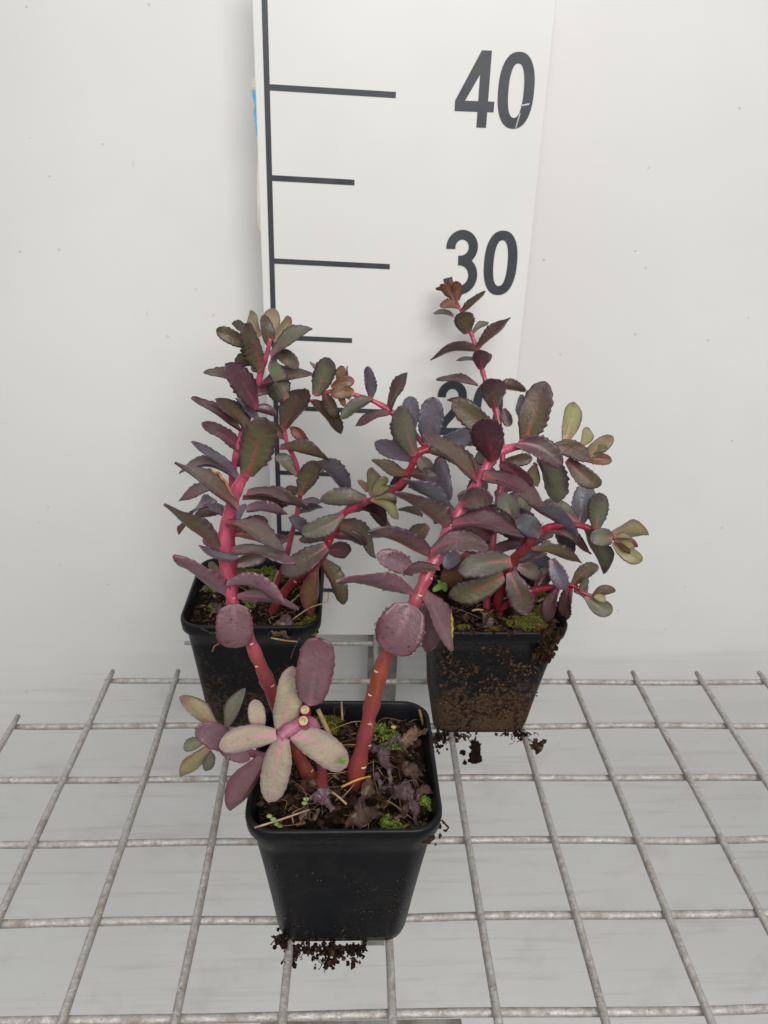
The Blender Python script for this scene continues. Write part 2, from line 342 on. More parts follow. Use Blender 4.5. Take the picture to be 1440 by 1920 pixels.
def glyph(ch, x, z, yoff=0.0):
    b = MB(); y = YF-.04-yoff
    def poly(pts): b.add([(x+a, y, z+c_) for a, c_ in pts], [tuple(range(len(pts)))])
    cnt = [0]
    def stroke(P, w_):
        cnt[0] += .004; y = YF-.04-yoff-cnt[0]
        C_ = catmull([(a, c_, 0) for a, c_ in P]); L = []; Rr = []
        for i, p in enumerate(C_):
            t_ = (C_[min(i+1, len(C_)-1)]-C_[max(i-1, 0)]).normalized(); nn = Vector((-t_.y, t_.x, 0))
            L.append(p+nn*w_/2); Rr.append(p-nn*w_/2)
        n = len(L); b.add([(x+p.x, y, z+p.y) for p in L+Rr], [(i, n+i, n+i+1, i+1) for i in range(n-1)])
    if ch == '0':
        A = sup(1.1, 2.05, 1.1, 2.05); B_ = sup(.47, 1.46, 1.1, 2.05); n = len(A)
        b.add([(x+a, y, z+c_) for a, c_ in A+B_], [(i, (i+1) % n, n+(i+1) % n, n+i) for i in range(n)])
    if ch == '4':
        poly([(1.41, 0), (2.01, 0), (2.01, 4.1), (1.41, 4.1)]); poly([(0, .86), (1.41, .86), (1.41, 1.43), (0, 1.43)]); poly([(2.01, .86), (2.4, .86), (2.4, 1.43), (2.01, 1.43)])
        poly([(0, 1.43), (.60, 1.43), (1.41, 2.85), (1.41, 4.1)])
    if ch == '3':
        U3 = [(1.04+.74*math.cos(math.radians(a)), 2.99+.79*math.sin(math.radians(a))) for a in range(188, -66, -18)]+[(1.12, 2.19), (.84, 2.17)]
        L3 = [(.84, 2.15), (1.10, 2.15)]+[(1.04+.84*math.cos(math.radians(a)), 1.20+.93*math.sin(math.radians(a))) for a in range(64, -176, -18)]
        stroke(U3, .6); stroke(L3, .6)
    if ch == '2':
        stroke([(1.07+.75*math.cos(math.radians(a)), 2.95+.84*math.sin(math.radians(a))) for a in range(186, -20, -18)]+[(1.62, 2.3), (1.15, 1.62), (.66, 1.0), (.42, .45)], .6); poly([(.02, 0), (2.14, 0), (2.14, .58), (.02, .58)])
    if ch == '1':
        poly([(1.0, 0), (1.62, 0), (1.62, 4.1), (1.15, 4.1), (1.0, 3.8)]); stroke([(.3, 3.0), (.8, 3.22), (1.2, 3.8)], .5)
    # give it thickness
    nv = len(b.v); fs = list(b.f)
    o = b.build('numeral', INK, ruler, False, RO); return o
for tens, zc in (('4', 39.95), ('3', 29.9), ('2', 19.85), ('1', 9.85)):
    glyph(tens, 18.93, zc-2.05); glyph('0', 21.5, zc-2.05, .004)
b = MB()
for P in ([(22.75, 37.95), (22.82, 37.95), (23.0, 38.75), (22.93, 38.78)], [(22.95, 39.20), (23.5, 39.32), (23.45, 39.22), (23.0, 39.14)]):
    b.add([(a, YF-.06, c_) for a, c_ in P], [(0, 1, 2, 3)])
b.build('scratch', SCR, ruler, False, RO)
def strip(name, mat, pts, xw, parent):
    b = MB(); V = []
    for z, wl in pts: V += [(6.85-wl, YF-.02, z), (6.85+.02, YF-.02, z), (6.85+.02, YF+.3, z), (6.85-wl, YF+.12, z)]
    n = len(pts); Fc = []
    for i in range(n-1):
        for k in range(4): Fc.append((i*4+k, i*4+(k+1) % 4, i*4+4+(k+1) % 4, i*4+4+k))
    Fc += [(0, 1, 2, 3), ((n-1)*4+3, (n-1)*4+2, (n-1)*4+1, (n-1)*4)]
    b.add(V, Fc); b.build(name, mat, parent, False, RO)
strip('blue_tape', BLUE, [(37.0, .02), (37.7, .06), (38.3, .15), (38.7, .06), (39.2, .17), (39.5, .20)], 0, ruler)
strip('glue_patch', GLUE, [(39.65, .16), (39.9, .24), (40.2, .06)], 0, ruler)
strip('glue_patch', GLUE, [(31.5, .03), (32.1, .18), (33.0, .14), (34.3, .10), (35.6, .03)], 0, ruler)
# support behind / below the board
b = MB(); b.box((14.5, 31.6, -40), (17.0, 32.6, .1)); b.box((14.5, 31.55, -40), (14.75, 31.6, .1)); b.box((16.75, 31.55, -40), (17.0, 31.6, .1))
o = b.build('steel_post', STEEL, None, False, (15.7, 32, -11)); tag(o, 'dull grey flat steel post standing behind the wires below the measuring board', 'post')
b = MB(); b.box((8.3, 2.3, -7.4), (19.2, 3.4, -6.2)); b.box((8.6, 2.4, -91.98), (9.6, 3.3, -7.4)); b.box((17.9, 2.4, -91.98), (18.9, 3.3, -7.4))
o = b.build('cross_bar', STEEL, None, False, (14, 3, -92)); tag(o, 'low grey steel cross bar lying under the wires at the lower edge', 'bar')
# ------------------------------------------------------------------ wire mesh bench
BO = (12, 5, 0); bench = thing('wire_mesh_bench', BO, 'weathered galvanised wire mesh bench top of square grid under the pots', 'wire mesh')
def wire(p, q, seed):
    n = max(4, int((Vector(q)-Vector(p)).length/1.2)); pts = []
    for i in range(n+1):
        c_ = Vector(p).lerp(Vector(q), i/n); j = noise.noise_vector(c_*.09+Vector((seed, 0, 0)))*.16; pts.append(c_+Vector((j.x, j.y, j.z*.4)))
    R_ = [.215+.02*noise.noise(Vector((i*.5, seed, 0))) for i in range(n+1)]; R_[0] = .16; R_[-1] = .16
    b = MB(); b.tube(pts, R_, 12); b.build('wire', ZINC, bench, True, BO)
xr = {-15: -45, -10: -45, -5: -45, 0: -45, 5: -45, 10: -45, 15: -45, 20: -10.4, 25: -5.4}
for y, x0 in xr.items(): wire((x0, y, -.21), (68, y, -.21), y*.37+3)
wire((-.4, 30, -.21), (25.4, 30, -.21), 77)
for c in range(-9, 14):
    x = 5*c; ye = 15.5 if c < -2 else 20.6 if c == -2 else 25.7 if c < 1 or c > 5 else 30.4
    wire((x, -16, .2), (x, ye, .2), x*.53+20)
# ------------------------------------------------------------------ pots
def rsq(cx, cy, h, r, z, n=7):
    P = []
    for qx, qy, a0 in ((1, 1, 0), (-1, 1, 90), (-1, -1, 180), (1, -1, 270)):
        for k in range(n+1):
            a = math.radians(a0+90*k/n); P.append(Vector((cx+qx*(h-r)+r*math.cos(a), cy+qy*(h-r)+r*math.sin(a), z)))
        # gentle outward bow along the side
    return P
def make_pot(root, O, cx, cy, ccx, ccy, mat, tilt=0):
    """(cx,cy) centre of the base, (ccx,ccy) centre of the rim"""
    prof = [(.42, 2.95, 1.0, 0), (.46, 3.2, 1.05, 0), (.9, 3.30, 1.1, 0), (3.0, 3.52, 1.15, 0), (5.5, 3.80, 1.2, 0), (7.6, 4.05, 1.25, 0), (8.55, 4.16, 1.3, 0), (8.62, 4.34, 1.35, 0), (8.72, 4.42, 1.4, 0),
            (9.25, 4.47, 1.4, 0), (9.42, 4.46, 1.4, 0), (9.50, 4.40, 1.38, 0), (9.50, 4.30, 1.35, 0), (9.42, 4.24, 1.3, 0), (8.9, 4.14, 1.3, 0), (7.0, 3.90, 1.2, 0), (5.0, 3.6, 1.1, 0)]
    b = MB(); rings = []
    for (z, h, r, _) in prof:
        t_ = z/9.5; P = rsq(cx+(ccx-cx)*t_, cy+(ccy-cy)*t_, h, r, z)
        P2 = []
        for p in P:
            wv = .05*noise.noise(Vector((p.x*.3+cx, p.y*.3, z*.2)))*t_*2
            d = Vector((p.x-(cx+(ccx-cx)*t_), p.y-(cy+(ccy-cy)*t_), 0)).normalized(); P2.append(p+d*wv)
        rings.append(P2)
    n = len(rings[0]); V = [p for r in rings for p in r]
    Fc = [(i*n+j, i*n+(j+1) % n, (i+1)*n+(j+1) % n, (i+1)*n+j) for i in range(len(rings)-1) for j in range(n)]
    Fc.append(tuple(range(n))[::-1]); Fc.append(tuple((len(rings)-1)*n+j for j in range(n)))
    b.add(V, Fc); return b.build('pot', mat, root, True, O)
def soil_h(x, y, cx, cy, z0, seed):
    return z0 + .35*noise.noise(Vector((x*.35, y*.35, seed))) + .22*noise.noise(Vector((x*1.3, y*1.3, seed))) + .12*noise.noise(Vector((x*4, y*4, seed)))
def make_soil(root, O, cx, cy, z0, seed, crumbs=700, tiny=False):
    b = MB(); n = 46; h = 4.16; V = []
    for j in range(n+1):
        for i in range(n+1):
            x = -1+2*i/n; y = -1+2*j/n
            px = cx+h*x*math.sqrt(max(0, 1-.22*y*y*abs(x)**3)); py = cy+h*y*math.sqrt(max(0, 1-.22*x*x*abs(y)**3))
            V.append((px, py, soil_h(px, py, cx, cy, z0, seed)))
    b.add(V, [(j*(n+1)+i, j*(n+1)+i+1, (j+1)*(n+1)+i+1, (j+1)*(n+1)+i) for j in range(n) for i in range(n)])
    for k in range(crumbs):
        x = cx+random.uniform(-3.95, 3.95); y = cy+random.uniform(-3.95, 3.95); r = random.choice((.05, .07, .09, .13, .2))*random.uniform(.7, 1.3)
        b.lump((x, y, soil_h(x, y, cx, cy, z0, seed)+r*.3), r, random.choice((1, 1, 2)), (random.uniform(.7, 1.6), random.uniform(.7, 1.4), .7), amp=.9, lo=r < .1)
    for k in range(crumbs//2):                              # matted flakes of bark and old leaf
        x = cx+random.uniform(-3.9, 3.9); y = cy+random.uniform(-3.9, 3.9); L = random.choice((.12, .18, .25, .4, .6))*random.uniform(.7, 1.2); c_ = Vector((x, y, soil_h(x, y, cx, cy, z0, seed)+.07+random.uniform(0, .12)))
        a = random.uniform(0, 6.28); d = Vector((math.cos(a), math.sin(a), random.uniform(-.3, .5))).normalized(); sd = d.cross(Vector((random.uniform(-.6, .6), random.uniform(-.6, .6), 1))).normalized(); up = sd.cross(d)
        wd = L*random.uniform(.18, .5); V = []
        for q in range(5):
            f = q/4; ww = wd*(.35+.65*math.sin(math.pi*(.15+.7*f)))*random.uniform(.7, 1.2); cc = c_+d*L*(f-.5)+up*L*.25*math.sin(f*3+a)
            V += [cc-sd*ww*.5, cc+up*wd*.22, cc+sd*ww*.5]
        b.add(V, [(q*3+e, q*3+e+1, q*3+e+4, q*3+e+3) for q in range(4) for e in (0, 1)], random.choice((2, 3, 3, 4, 5)))
    return b.build('soil', [SOIL, CRUMB, BARK, FLK1, FLK2, FLK3], root, False, O)
def moss(root, O, spots, cx, cy, z0, seed, mat, dens=260):
    b = MB()
    for (x0, y0, r0) in spots:
        for k in range(int(dens*r0*r0*3)):
            a = random.uniform(0, 6.28); rr = r0*math.sqrt(random.random())*(1+.35*math.sin(a*3+x0)); x = x0+rr*math.cos(a); y = y0+rr*math.sin(a)
            if abs(x-cx) > 4.1 or abs(y-cy) > 4.1: continue
            z = soil_h(x, y, cx, cy, z0, seed)+random.uniform(.0, .32)*(1-(rr/r0)**2*.8)+.04
            for q in range(4):
                d = Vector((random.uniform(-1, 1), random.uniform(-1, 1), random.uniform(.15, 1.2))).normalized()*random.uniform(.09, .2)
                s_ = d.orthogonal().normalized()*.03; c_ = Vector((x, y, z)); up = Vector((0, 0, .02))
                b.add([c_-s_*.5, c_+s_*.5, c_+d*.6+s_, c_+d, c_+d*.6-s_], [(0, 1, 2, 3, 4)])
    return tag(b.build('moss', mat, root, False, O), kind='stuff')
def straws(root, O, cx, cy, z0, seed, num, lo=1.0, hi=3.2):
    for k in range(num):
        x = cx+random.uniform(-3.6, 3.6); y = cy+random.uniform(-3.6, 3.6); L = random.uniform(lo, hi)*random.choice((.5, .8, 1)); a = random.uniform(0, 6.28)
        el = random.choice((.05, .1, .2, .35, .8)); d = Vector((math.cos(a)*math.cos(el), math.sin(a)*math.cos(el), math.sin(el)))
        p = Vector((x, y, soil_h(x, y, cx, cy, z0, seed)+.12)); e = p+d*L
        if abs(e.x-cx) > 4.1 or abs(e.y-cy) > 4.1: e = p-Vector((d.x, d.y, -d.z))*L
        if abs(e.x-cx) > 4.2 or abs(e.y-cy) > 4.2: continue
        m_ = p.lerp(e, .5)+Vector((random.uniform(-.35, .35), random.uniform(-.35, .35), random.uniform(.0, .25)))
        P = catmull([p, m_, e], 5); r = random.uniform(.012, .034)
        b = MB(); b.tube(P, [r*(1-.5*i/(len(P)-1)) for i in range(len(P))], 5); b.build('straw', random.choice((STRAW, STRAW2, STRAW2, STRAW2)), root, True, O)
# ------------------------------------------------------------------ leaves
def leaf_profile(t_, W, ser, ph, pt=0.0, base=.40):
    if t_ < .52: a = base+(1-base)*math.sin(math.pi/2*(t_/.52))**1.05
    else: a = max(0, 1-((t_-.52)/.48)**(2.7-1.1*pt))**(.55+.35*pt)
    if base > .55: a *= min(1, t_/.10+.04)**.5
    tooth = 0
    if .2 < t_ < .98:
        f = (t_*8.2+ph+.5*noise.noise(Vector((t_*4, ph*9, 0)))) % 1
        tooth = ser*((f/.72) if f < .72 else (1-f)/.28)*(.5+.9*abs(noise.noise(Vector((t_*6, ph*20, 3))))*2)
    return max(.012, a*(1+tooth-ser*.4))*W/2
def make_leaf(root, parent, O, B, T, wcm, bendv, mats, sg=1, W=None, cup=.16, ser=.10, name='leaf', wet=0, tw=0, recurve=.05, edge=None, crumple=0, ptx=None, bsx=None):
    d = T-B; L = d.length; ax = d.normalized(); view = ((B+T)*.5-CAM).normalized()
    pp = ax.cross(view)
    if pp.length < .15: pp = ax.cross(UP)
    pp.normalize(); nn = pp.cross(ax).normalized()
    W = W or max(wcm, min(.44*L, wcm*2.0)); W = min(W, max(wcm, .75*L)) if wcm < .75*L else wcm
    phi = math.acos(min(1, wcm/W))*sg
    side = pp*math.cos(phi)+nn*math.sin(phi); nor = side.cross(ax).normalized()
    if nor.z < 0: nor = -nor; side = -side
    nv, nu = 50, 8; pt = min(1, max(0, (.42-wcm/L)/.25))*.9+random.uniform(-.1, .15); bs = random.uniform(.34, .50) if bsx is None else bsx; pt = pt if ptx is None else ptx; up_, lo_, uvs = [], [], []; ph = random.random(); wob = random.uniform(0, 6); wa = random.uniform(.012, .03)
    thick = min(.17, .06*L)*(.45 if crumple else 1)
    for j in range(nv+1):
        t_ = j/nv; tt = t_
        c_ = B+d*t_+bendv*(4*t_*(1-t_))+nor*(-recurve*L*(t_**2)*2+recurve*L*t_*1.2)
        tws = tw*(t_-.3); sd = side*math.cos(tws)+nor*math.sin(tws); nr = nor*math.cos(tws)-side*math.sin(tws)
        hwL = leaf_profile(t_, W, ser, ph, pt, bs); hwR = leaf_profile(t_, W, ser, ph+.43, pt, bs)
        for i in range(nu+1):
            u = -1+2*i/nu; hw = hwL if u < 0 else hwR
            z = cup*W*(abs(u)**1.6)*.9*(.35+.65*math.sin(math.pi*min(1, t_+.15)))*(hw*2/W) + wa*L*math.sin(t_*9+wob+u*1.5)*abs(u)
            q = c_+sd*(u*hw)+nr*z
            th = thick*(1-.80*abs(u)**2.2)*(.55+.45*math.sin(math.pi*min(1, t_*.9+.1)))
            groove = -.22*thick*math.exp(-(u/.18)**2)*(1-t_)
            up_.append(q+nr*(th*.5+groove)); lo_.append(q-nr*(th*.6+.25*thick*math.exp(-(u/.2)**2)*(1-t_))); uvs.append((i/nu, t_))
    if bool(crumple):
        for lst in (up_, lo_):
            for k in range(len(lst)):
                q = lst[k]; lst[k] = q+noise.noise_vector(q*1.5)*crumple+noise.noise_vector(q*4.1)*crumple*.45
    n1 = nu+1; N = len(up_); Fc = []
    for j in range(nv):
        for i in range(nu):
            a = j*n1+i; Fc.append((a, a+1, a+n1+1, a+n1)); Fc.append((N+a, N+a+n1, N+a+n1+1, N+a+1))
        for i in (0, nu):
            a = j*n1+i; q = (a, a+n1, N+a+n1, N+a); Fc.append(q if i == 0 else q[::-1])
    for i in range(nu):
        Fc.append((i, N+i, N+i+1, i+1)[::-1]); a = nv*n1+i; Fc.append((a, N+a, N+a+1, a+1))
    b = MB(); mi = 0; b.add(up_+lo_, Fc, 0, uvs+uvs)
    if edge:                                                     # scorched margin: a thin ragged roll along one edge
        j0, j1, sideI, emat = edge
        sI = 1 if sideI == 0 else nu-1; P = [up_[j*n1+sI].lerp(up_[j*n1+sideI], .55+.35*random.random()) for j in range(int(j0*nv), int(j1*nv))]
        b.tube(P, [(.055+.03*random.random())*math.sin(math.pi*(q+1)/(len(P)+1))**.5 for q in range(len(P))], 5, 2)
    if wet:
        tocam = nor.dot(CAM-B) > 0; src = up_ if tocam else lo_; sn = nor if tocam else -nor
        for k in range(wet):
            edgy = random.random() < .45; j = random.randint(4, nv-2); i = random.choice((0, nu)) if edgy else random.randint(1, nu-1)
            p0 = src[j*n1+i]; p1 = src[j*n1+min(i+1, nu)] if not edgy else p0
            c_ = p0.lerp(p1, random.random()); r = random.choice((.02, .025, .03, .04, .06, .08))
            e1 = sn.orthogonal().normalized(); e2 = sn.cross(e1); V = [c_+sn*r*.62]; ns = 7; el = random.uniform(.8, 1.7)
            for rr, hh in ((.55, .52), (.9, .22), (1, -.1)):
                for q in range(ns): a = 6.2832*q/ns; V.append(c_+(e1*math.cos(a)*el+e2*math.sin(a))*r*rr+sn*r*hh)
            Fd = [(0, 1+q, 1+(q+1) % ns) for q in range(ns)]
            for g in range(2): Fd += [(1+g*ns+q, 1+(g+1)*ns+q, 1+(g+1)*ns+(q+1) % ns, 1+g*ns+(q+1) % ns) for q in range(ns)]
            b.add(V, Fd, 1)
    return b.build(name, [mats, WATER, (edge[3] if edge else WATER)], parent, True, O)

class Stem:
    def __init__(s, root, O, pts, mat, scars=0, name='stem', nodes=(), rmul=1):
        """pts: (px, py, Y, width_px)"""
        s.root, s.O, s.pts = root, O, pts
        P = catmull([at(a, b_, c_) for a, b_, c_, _ in pts], 7); k = len(pts); P[0] = P[0]+(P[0]-P[1]).normalized()*.1
        Rr = []
        for i in range(len(P)):
            f = i/7; a = min(int(f), k-2); fr = f-a; wpx = pts[a][3]*(1-fr)+pts[a+1][3]*fr
            Rr.append(wpx*cmpx(P[i])/2*rmul*.92*(1+.07*math.sin(i*1.1)+.05*math.sin(i*.37+2)))
        if name == 'stem' or name == 'cut_stem': P2, R2 = [P[0]+Vector((0, 0, -.9))]+P, [Rr[0]]+Rr
        else: P2, R2 = P, Rr
        b = MB(); b.tube(P2, R2, 14, jitter=.22)
        for q in range(scars):
            i = 2+int((len(P)*.55)*q/scars); t_ = (P[i+1]-P[i]).normalized(); v = (CAM-P[i]); v = (v-t_*v.dot(t_)).normalized(); sd = t_.cross(v)
            a = random.uniform(-1.1, 1.1); r = Rr[i]; o_ = v*math.cos(a)+sd*math.sin(a); c_ = P[i]+o_*r*1.0; tg = t_.cross(o_)
            V = []
            for m in range(10):
                th = math.pi*m/9; V.append(c_+tg*math.cos(th)*r*.33-t_*math.sin(th)*r*.20+o_*.035*math.sin(th))
            V.append(c_+o_*.02); b.add(V, [(m, m+1, 10) for m in range(9)], 1)
        s.ob = b.build(name, [mat, SCAR], root, True, O); s.P = P; s.R = Rr
    def Y(s, px, py):
        best = None
        for i in range(len(s.pts)-1):
            a, c = s.pts[i], s.pts[i+1]; dx, dy = c[0]-a[0], c[1]-a[1]; t_ = max(0, min(1, ((px-a[0])*dx+(py-a[1])*dy)/(dx*dx+dy*dy+1e-6)))
            d = math.hypot(px-a[0]-t_*dx, py-a[1]-t_*dy); y = a[2]+(c[2]-a[2])*t_
            if best is None or d < best[0]: best = (d, y)
        return best[1]
    def leaves(s, rows):
        for r in rows:
            bx, by, tx, ty, wpx, pal, pos = r[:7]; o = r[7] if len(r) > 7 else {}
            Y0 = s.Y(bx, by)+{'f': -.5, '0': -.05, 'b': .35}[pos]+o.get('fy', 0); dz = o.get('dz', {'f': 1.3, '0': random.uniform(-.3, .9), 'b': -1.3}[pos])
            B = at(bx, by, Y0); T = at(tx, ty, Y0-dz); c_ = cmpx((B+T)*.5); Lp = math.hypot(tx-bx, ty-by)
            bend = o.get('bend', .05*Lp if abs(tx-bx) > abs(ty-by) else 0)
            wet = {'m': 26, 'p': 6, 's': 6, 'g': 3}.get(pal, 0)
            if s.O[1] > 12 and pal == 'p': wet = 2
            wet = int(o.get('wet', wet)*.6)
            make_leaf(s.root, s.ob, s.O, B, T, wpx*c_*(.93 if pal != 'l' else 1.0), UP*(bend*c_), LM[pal], sg=o.get('sg', random.choice((-1, 1))), cup=o.get('cup', random.uniform(.12, .34)),
                      ser=o.get('ser', .13 if pal not in 'ly' else .05), wet=wet, tw=o.get('tw', random.uniform(-.35, .35)), edge=o.get('edge'), recurve=o.get('rc', .05), ptx=o.get('pt'), bsx=o.get('bs', .5 if pal == 'l' else None))

# ---- left pot (behind, left)
OB = (6.4, 22.2, .42)
rootB = thing('potted_plant', OB, 'back left black pot with mossy soil and purple-olive stems in front of the vertical line', 'potted plant', 'young succulent plants in square black pots')
make_pot(rootB, OB, 6.45, 22.4, 6.62, 22.35, pot_mat('dusty_pot', .85))
make_soil(rootB, OB, 6.62, 22.35, 8.45, 3.1, 650)
moss(rootB, OB, [(3.37, 24.18, 0.6), (3.82, 21.43, 0.4), (5.56, 25.92, 0.8), (6.84, 26.41, 0.8), (7.72, 25.2, 0.7), (6.51, 24.22, 0.7), (6.16, 22.46, 0.6), (4.53, 26.45, 0.6)], 6.62, 22.35, 8.45, 3.1, MOSS2)
moss(rootB, OB, [(9.9, 19.0, .9), (8.8, 18.9, .5), (10.4, 20.2, .5)], 6.62, 22.35, 8.45, 3.1, MOSS)
moss(rootB, OB, [(9.6, 25.4, .9), (10.2, 24.2, .6)], 6.62, 22.35, 8.45, 3.1, MOSS3)
straws(rootB, OB, 6.62, 22.35, 8.5, 3.1, 34)
B1 = Stem(rootB, OB, [(440, 1120, 21.5, 16), (436, 1040, 21.4, 15), (434, 970, 21.2, 15), (435, 905, 21.2, 15), (441, 860, 21, 14), (454, 815, 21, 14), (472, 764, 21, 13), (490, 695, 21, 12), (500, 665, 21, 11), (507, 635, 21, 8)], ST_P)
B1.leaves([
 (502, 645, 512, 577, 36, 'y', 'b', {'sg': 1}), (487, 630, 467, 583, 24, 'y', 'b'), (512, 640, 546, 594, 27, 'y', 'b'), (465, 650, 406, 617, 31, 'o', '0', {'bend': 2}), (468, 628, 437, 606, 16, 'o', 'b'),
 (490, 692, 456, 605, 44, 'o', 'f', {'bend': 3}), (508, 670, 582, 614, 30, 'g', 'f', {'bend': 6}), (517, 662, 559, 690, 30, 'o', '0', {'bend': 6}), (486, 697, 466, 666, 14, 'o', 'b'),
 (487, 724, 586, 698, 25, 'p', '0', {'bend': 2}), (536, 748, 509, 676, 30, 'g', 'f', {'dz': .2}), (472, 724, 383, 695, 27, 'o', '0', {'bend': 3}), (480, 763, 427, 682, 46, 'p', 'f', {'bend': 3}), (508, 715, 526, 752, 24, 'g', 'b'),
 (474, 768, 520, 778, 20, 'p', '0', {'bend': 5}), (452, 808, 362, 742, 21, 'p', '0', {'bend': 0}), (470, 818, 406, 746, 29, 'o', 'f', {'bend': 4, 'dz': .4}), (489, 792, 444, 745, 18, 's', '0'),
 (452, 846, 380, 791, 29, 'p', '0', {'bend': 2}), (449, 900, 362, 825, 21, 's', 'f', {'bend': 0, 'dz': .4}), (428, 888, 336, 884, 21, 'p', '0', {'bend': 14}), (434, 916, 335, 936, 22, 'p', '0', {'bend': 9}),
 (462, 926, 553, 942, 21, 'p', '0', {'bend': 6}), (462, 956, 540, 962, 24, 'm', '0', {'wet': 4, 'bend': 4}), (405, 945, 352, 967, 20, 's', 'b', {'bend': 8}), (352, 974, 334, 1000, 10, 'b', 'b'),
 (418, 966, 391, 947, 15, 's', '0'), (444, 978, 458, 943, 18, 's', 'b'), (438, 1004, 516, 1022, 22, 'b', '0', {'bend': 5}), (412, 1100, 395, 1052, 22, 'o', 'b'), (430, 1066, 460, 1075, 26, 'g', 'b')])
B2 = Stem(rootB, OB, [(512, 1112, 22.8, 14), (526, 1078, 22.6, 14), (540, 1032, 22.5, 14), (550, 990, 22.5, 13), (558, 957, 22.5, 13), (563, 920, 22.5, 12), (556, 870, 22.3, 12), (538, 830, 22.1, 11), (533, 800, 22, 10)], ST_P, rmul=.8)
B2.leaves([
 (531, 804, 570, 726, 52, 'o', 'f', {'bend': 0}), (525, 840, 622, 862, 27, 'o', 'f', {'bend': 6, 'dz': .4}), (545, 800, 578, 840, 21, 'b', '0', {'bend': 8}), (588, 868, 656, 918, 32, 's', 'b', {'bend': 8}),
 (558, 892, 518, 853, 27, 'g', '0', {'bend': 6}), (563, 928, 592, 862, 40, 'o', 'f', {'dz': .5}), (565, 926, 535, 920, 19, 'o', 'b'), (572, 1002, 545, 970, 25, 's', 'f'), (562, 947, 604, 940, 14, 's', '0'),
 (455, 935, 584, 951, 25, 'o', 'f', {'bend': 6, 'dz': 0}), (556, 965, 604, 950, 15, 's', 'b')])
B3 = Stem(rootB, OB, [(496, 1178, 21.5, 18), (528, 1118, 21.2, 20), (562, 1080, 20.8, 20), (598, 1052, 20.4, 20), (616, 1015, 20, 18), (636, 970, 19.8, 16), (670, 950, 19.4, 14), (744, 914, 19.2, 14), (768, 880, 19.2, 15), (783, 851, 19.2, 15), (802, 841, 19.4, 18)], ST_R, scars=7)
B3.leaves([
 (614, 1024, 528, 1075, 46, 'p', 'f', {'bend': -4, 'wet': 8, 'dz': .6}), (612, 1032, 659, 1034, 34, 'p', 'b'), (602, 1048, 648, 1131, 32, 'o', '0', {'bend': 0}), (644, 964, 566, 1000, 40, 'g', 'f', {'bend': -6, 'wet': 14, 'dz': .6}),
 (634, 1000, 572, 1010, 34, 'p', 'b'), (636, 984, 709, 1045, 38, 'o', 'b', {'bend': 12}), (628, 1000, 668, 980, 20, 'p', 'b'), (686, 937, 600, 934, 36, 'g', 'f', {'bend': 2, 'dz': .4, 'wet': 5}),
 (592, 1068, 583, 1156, 36, 'b', '0', {'bend': 0, 'dz': 0, 'ser': .02}),
 (764, 888, 699, 860, 25, 'o', '0', {'bend': -6}), (765, 886, 824, 899, 27, 'q', '0', {'bend': 0}), (777, 853, 744, 761, 52, 'g', 'f', {'bend': 0, 'dz': .8}), (773, 802, 768, 742, 35, 's', 'b'),
 (803, 832, 812, 745, 50, 's', '0', {'dz': 0}), (806, 832, 891, 806, 42, 's', 'b', {'bend': -8}), (776, 862, 703, 826, 36, 's', 'b', {'bend': -5, 'wet': 10}), (783, 858, 809, 884, 30, 'g', '0'), (822, 856, 840, 936, 42, 's', 'b')])
R1 = Stem(rootB, OB, [(672, 950, 19.4, 12), (685, 942, 18.6, 10), (699, 934, 17.9, 9)], ST_P, name='side_shoot')
R1.leaves([
 (697, 930, 700, 876, 31, 'y', '0', {'wet': 6}), (702, 933, 723, 892, 23, 'y', 'f', {'dz': .4}), (704, 932, 742, 909, 18, 'y', '0'), (696, 936, 749, 972, 22, 'y', 'f', {'dz': .3}), (686, 922, 675, 898, 16, 'b', 'b'),
 (705, 935, 745, 933, 16, 'y', 'f', {'dz': .1}), (678, 950, 737, 987, 27, 'q', 'b'), (718, 940, 743, 962, 28, 'o', 'b'), (700, 930, 728, 915, 12, 'y', 'f', {'dz': .8})])
H1 = Stem(rootB, OB, [(802, 841, 19.4, 12), (765, 800, 20.3, 12), (733, 772, 20.6, 12), (702, 753, 20.8, 10), (665, 740, 21, 10), (630, 733, 21.2, 9), (590, 740, 21.3, 9)], ST_P, name='side_shoot')
H1.leaves([
 (731, 768, 760, 698, 21, 'p', '0', {'bend': 0}), (729, 774, 666, 797, 20, 'p', 'f', {'dz': .3, 'bend': 2}), (694, 748, 691, 686, 23, 's', '0', {'bend': 0}), (699, 748, 637, 783, 25, 'g', 'f', {'dz': .4, 'bend': 4}),
 (664, 736, 620, 737, 28, 'b', 'f', {'dz': .4}), (646, 728, 636, 685, 22, 'b', 'b'), (652, 716, 650, 686, 9, 'p', 'b'), (592, 742, 619, 670, 44, 'g', 'f', {'dz': .7}), (602, 706, 583, 677, 16, 'b', 'b'),
 (622, 728, 664, 712, 26, 'b', '0', {'bend': 2}), (608, 738, 629, 781, 26, 'o', '0'), (636, 740, 645, 761, 14, 'b', '0'), (583, 750, 642, 809, 25, 'o', 'b', {'bend': -2}), (640, 735, 660, 745, 20, 'o', 'b')])
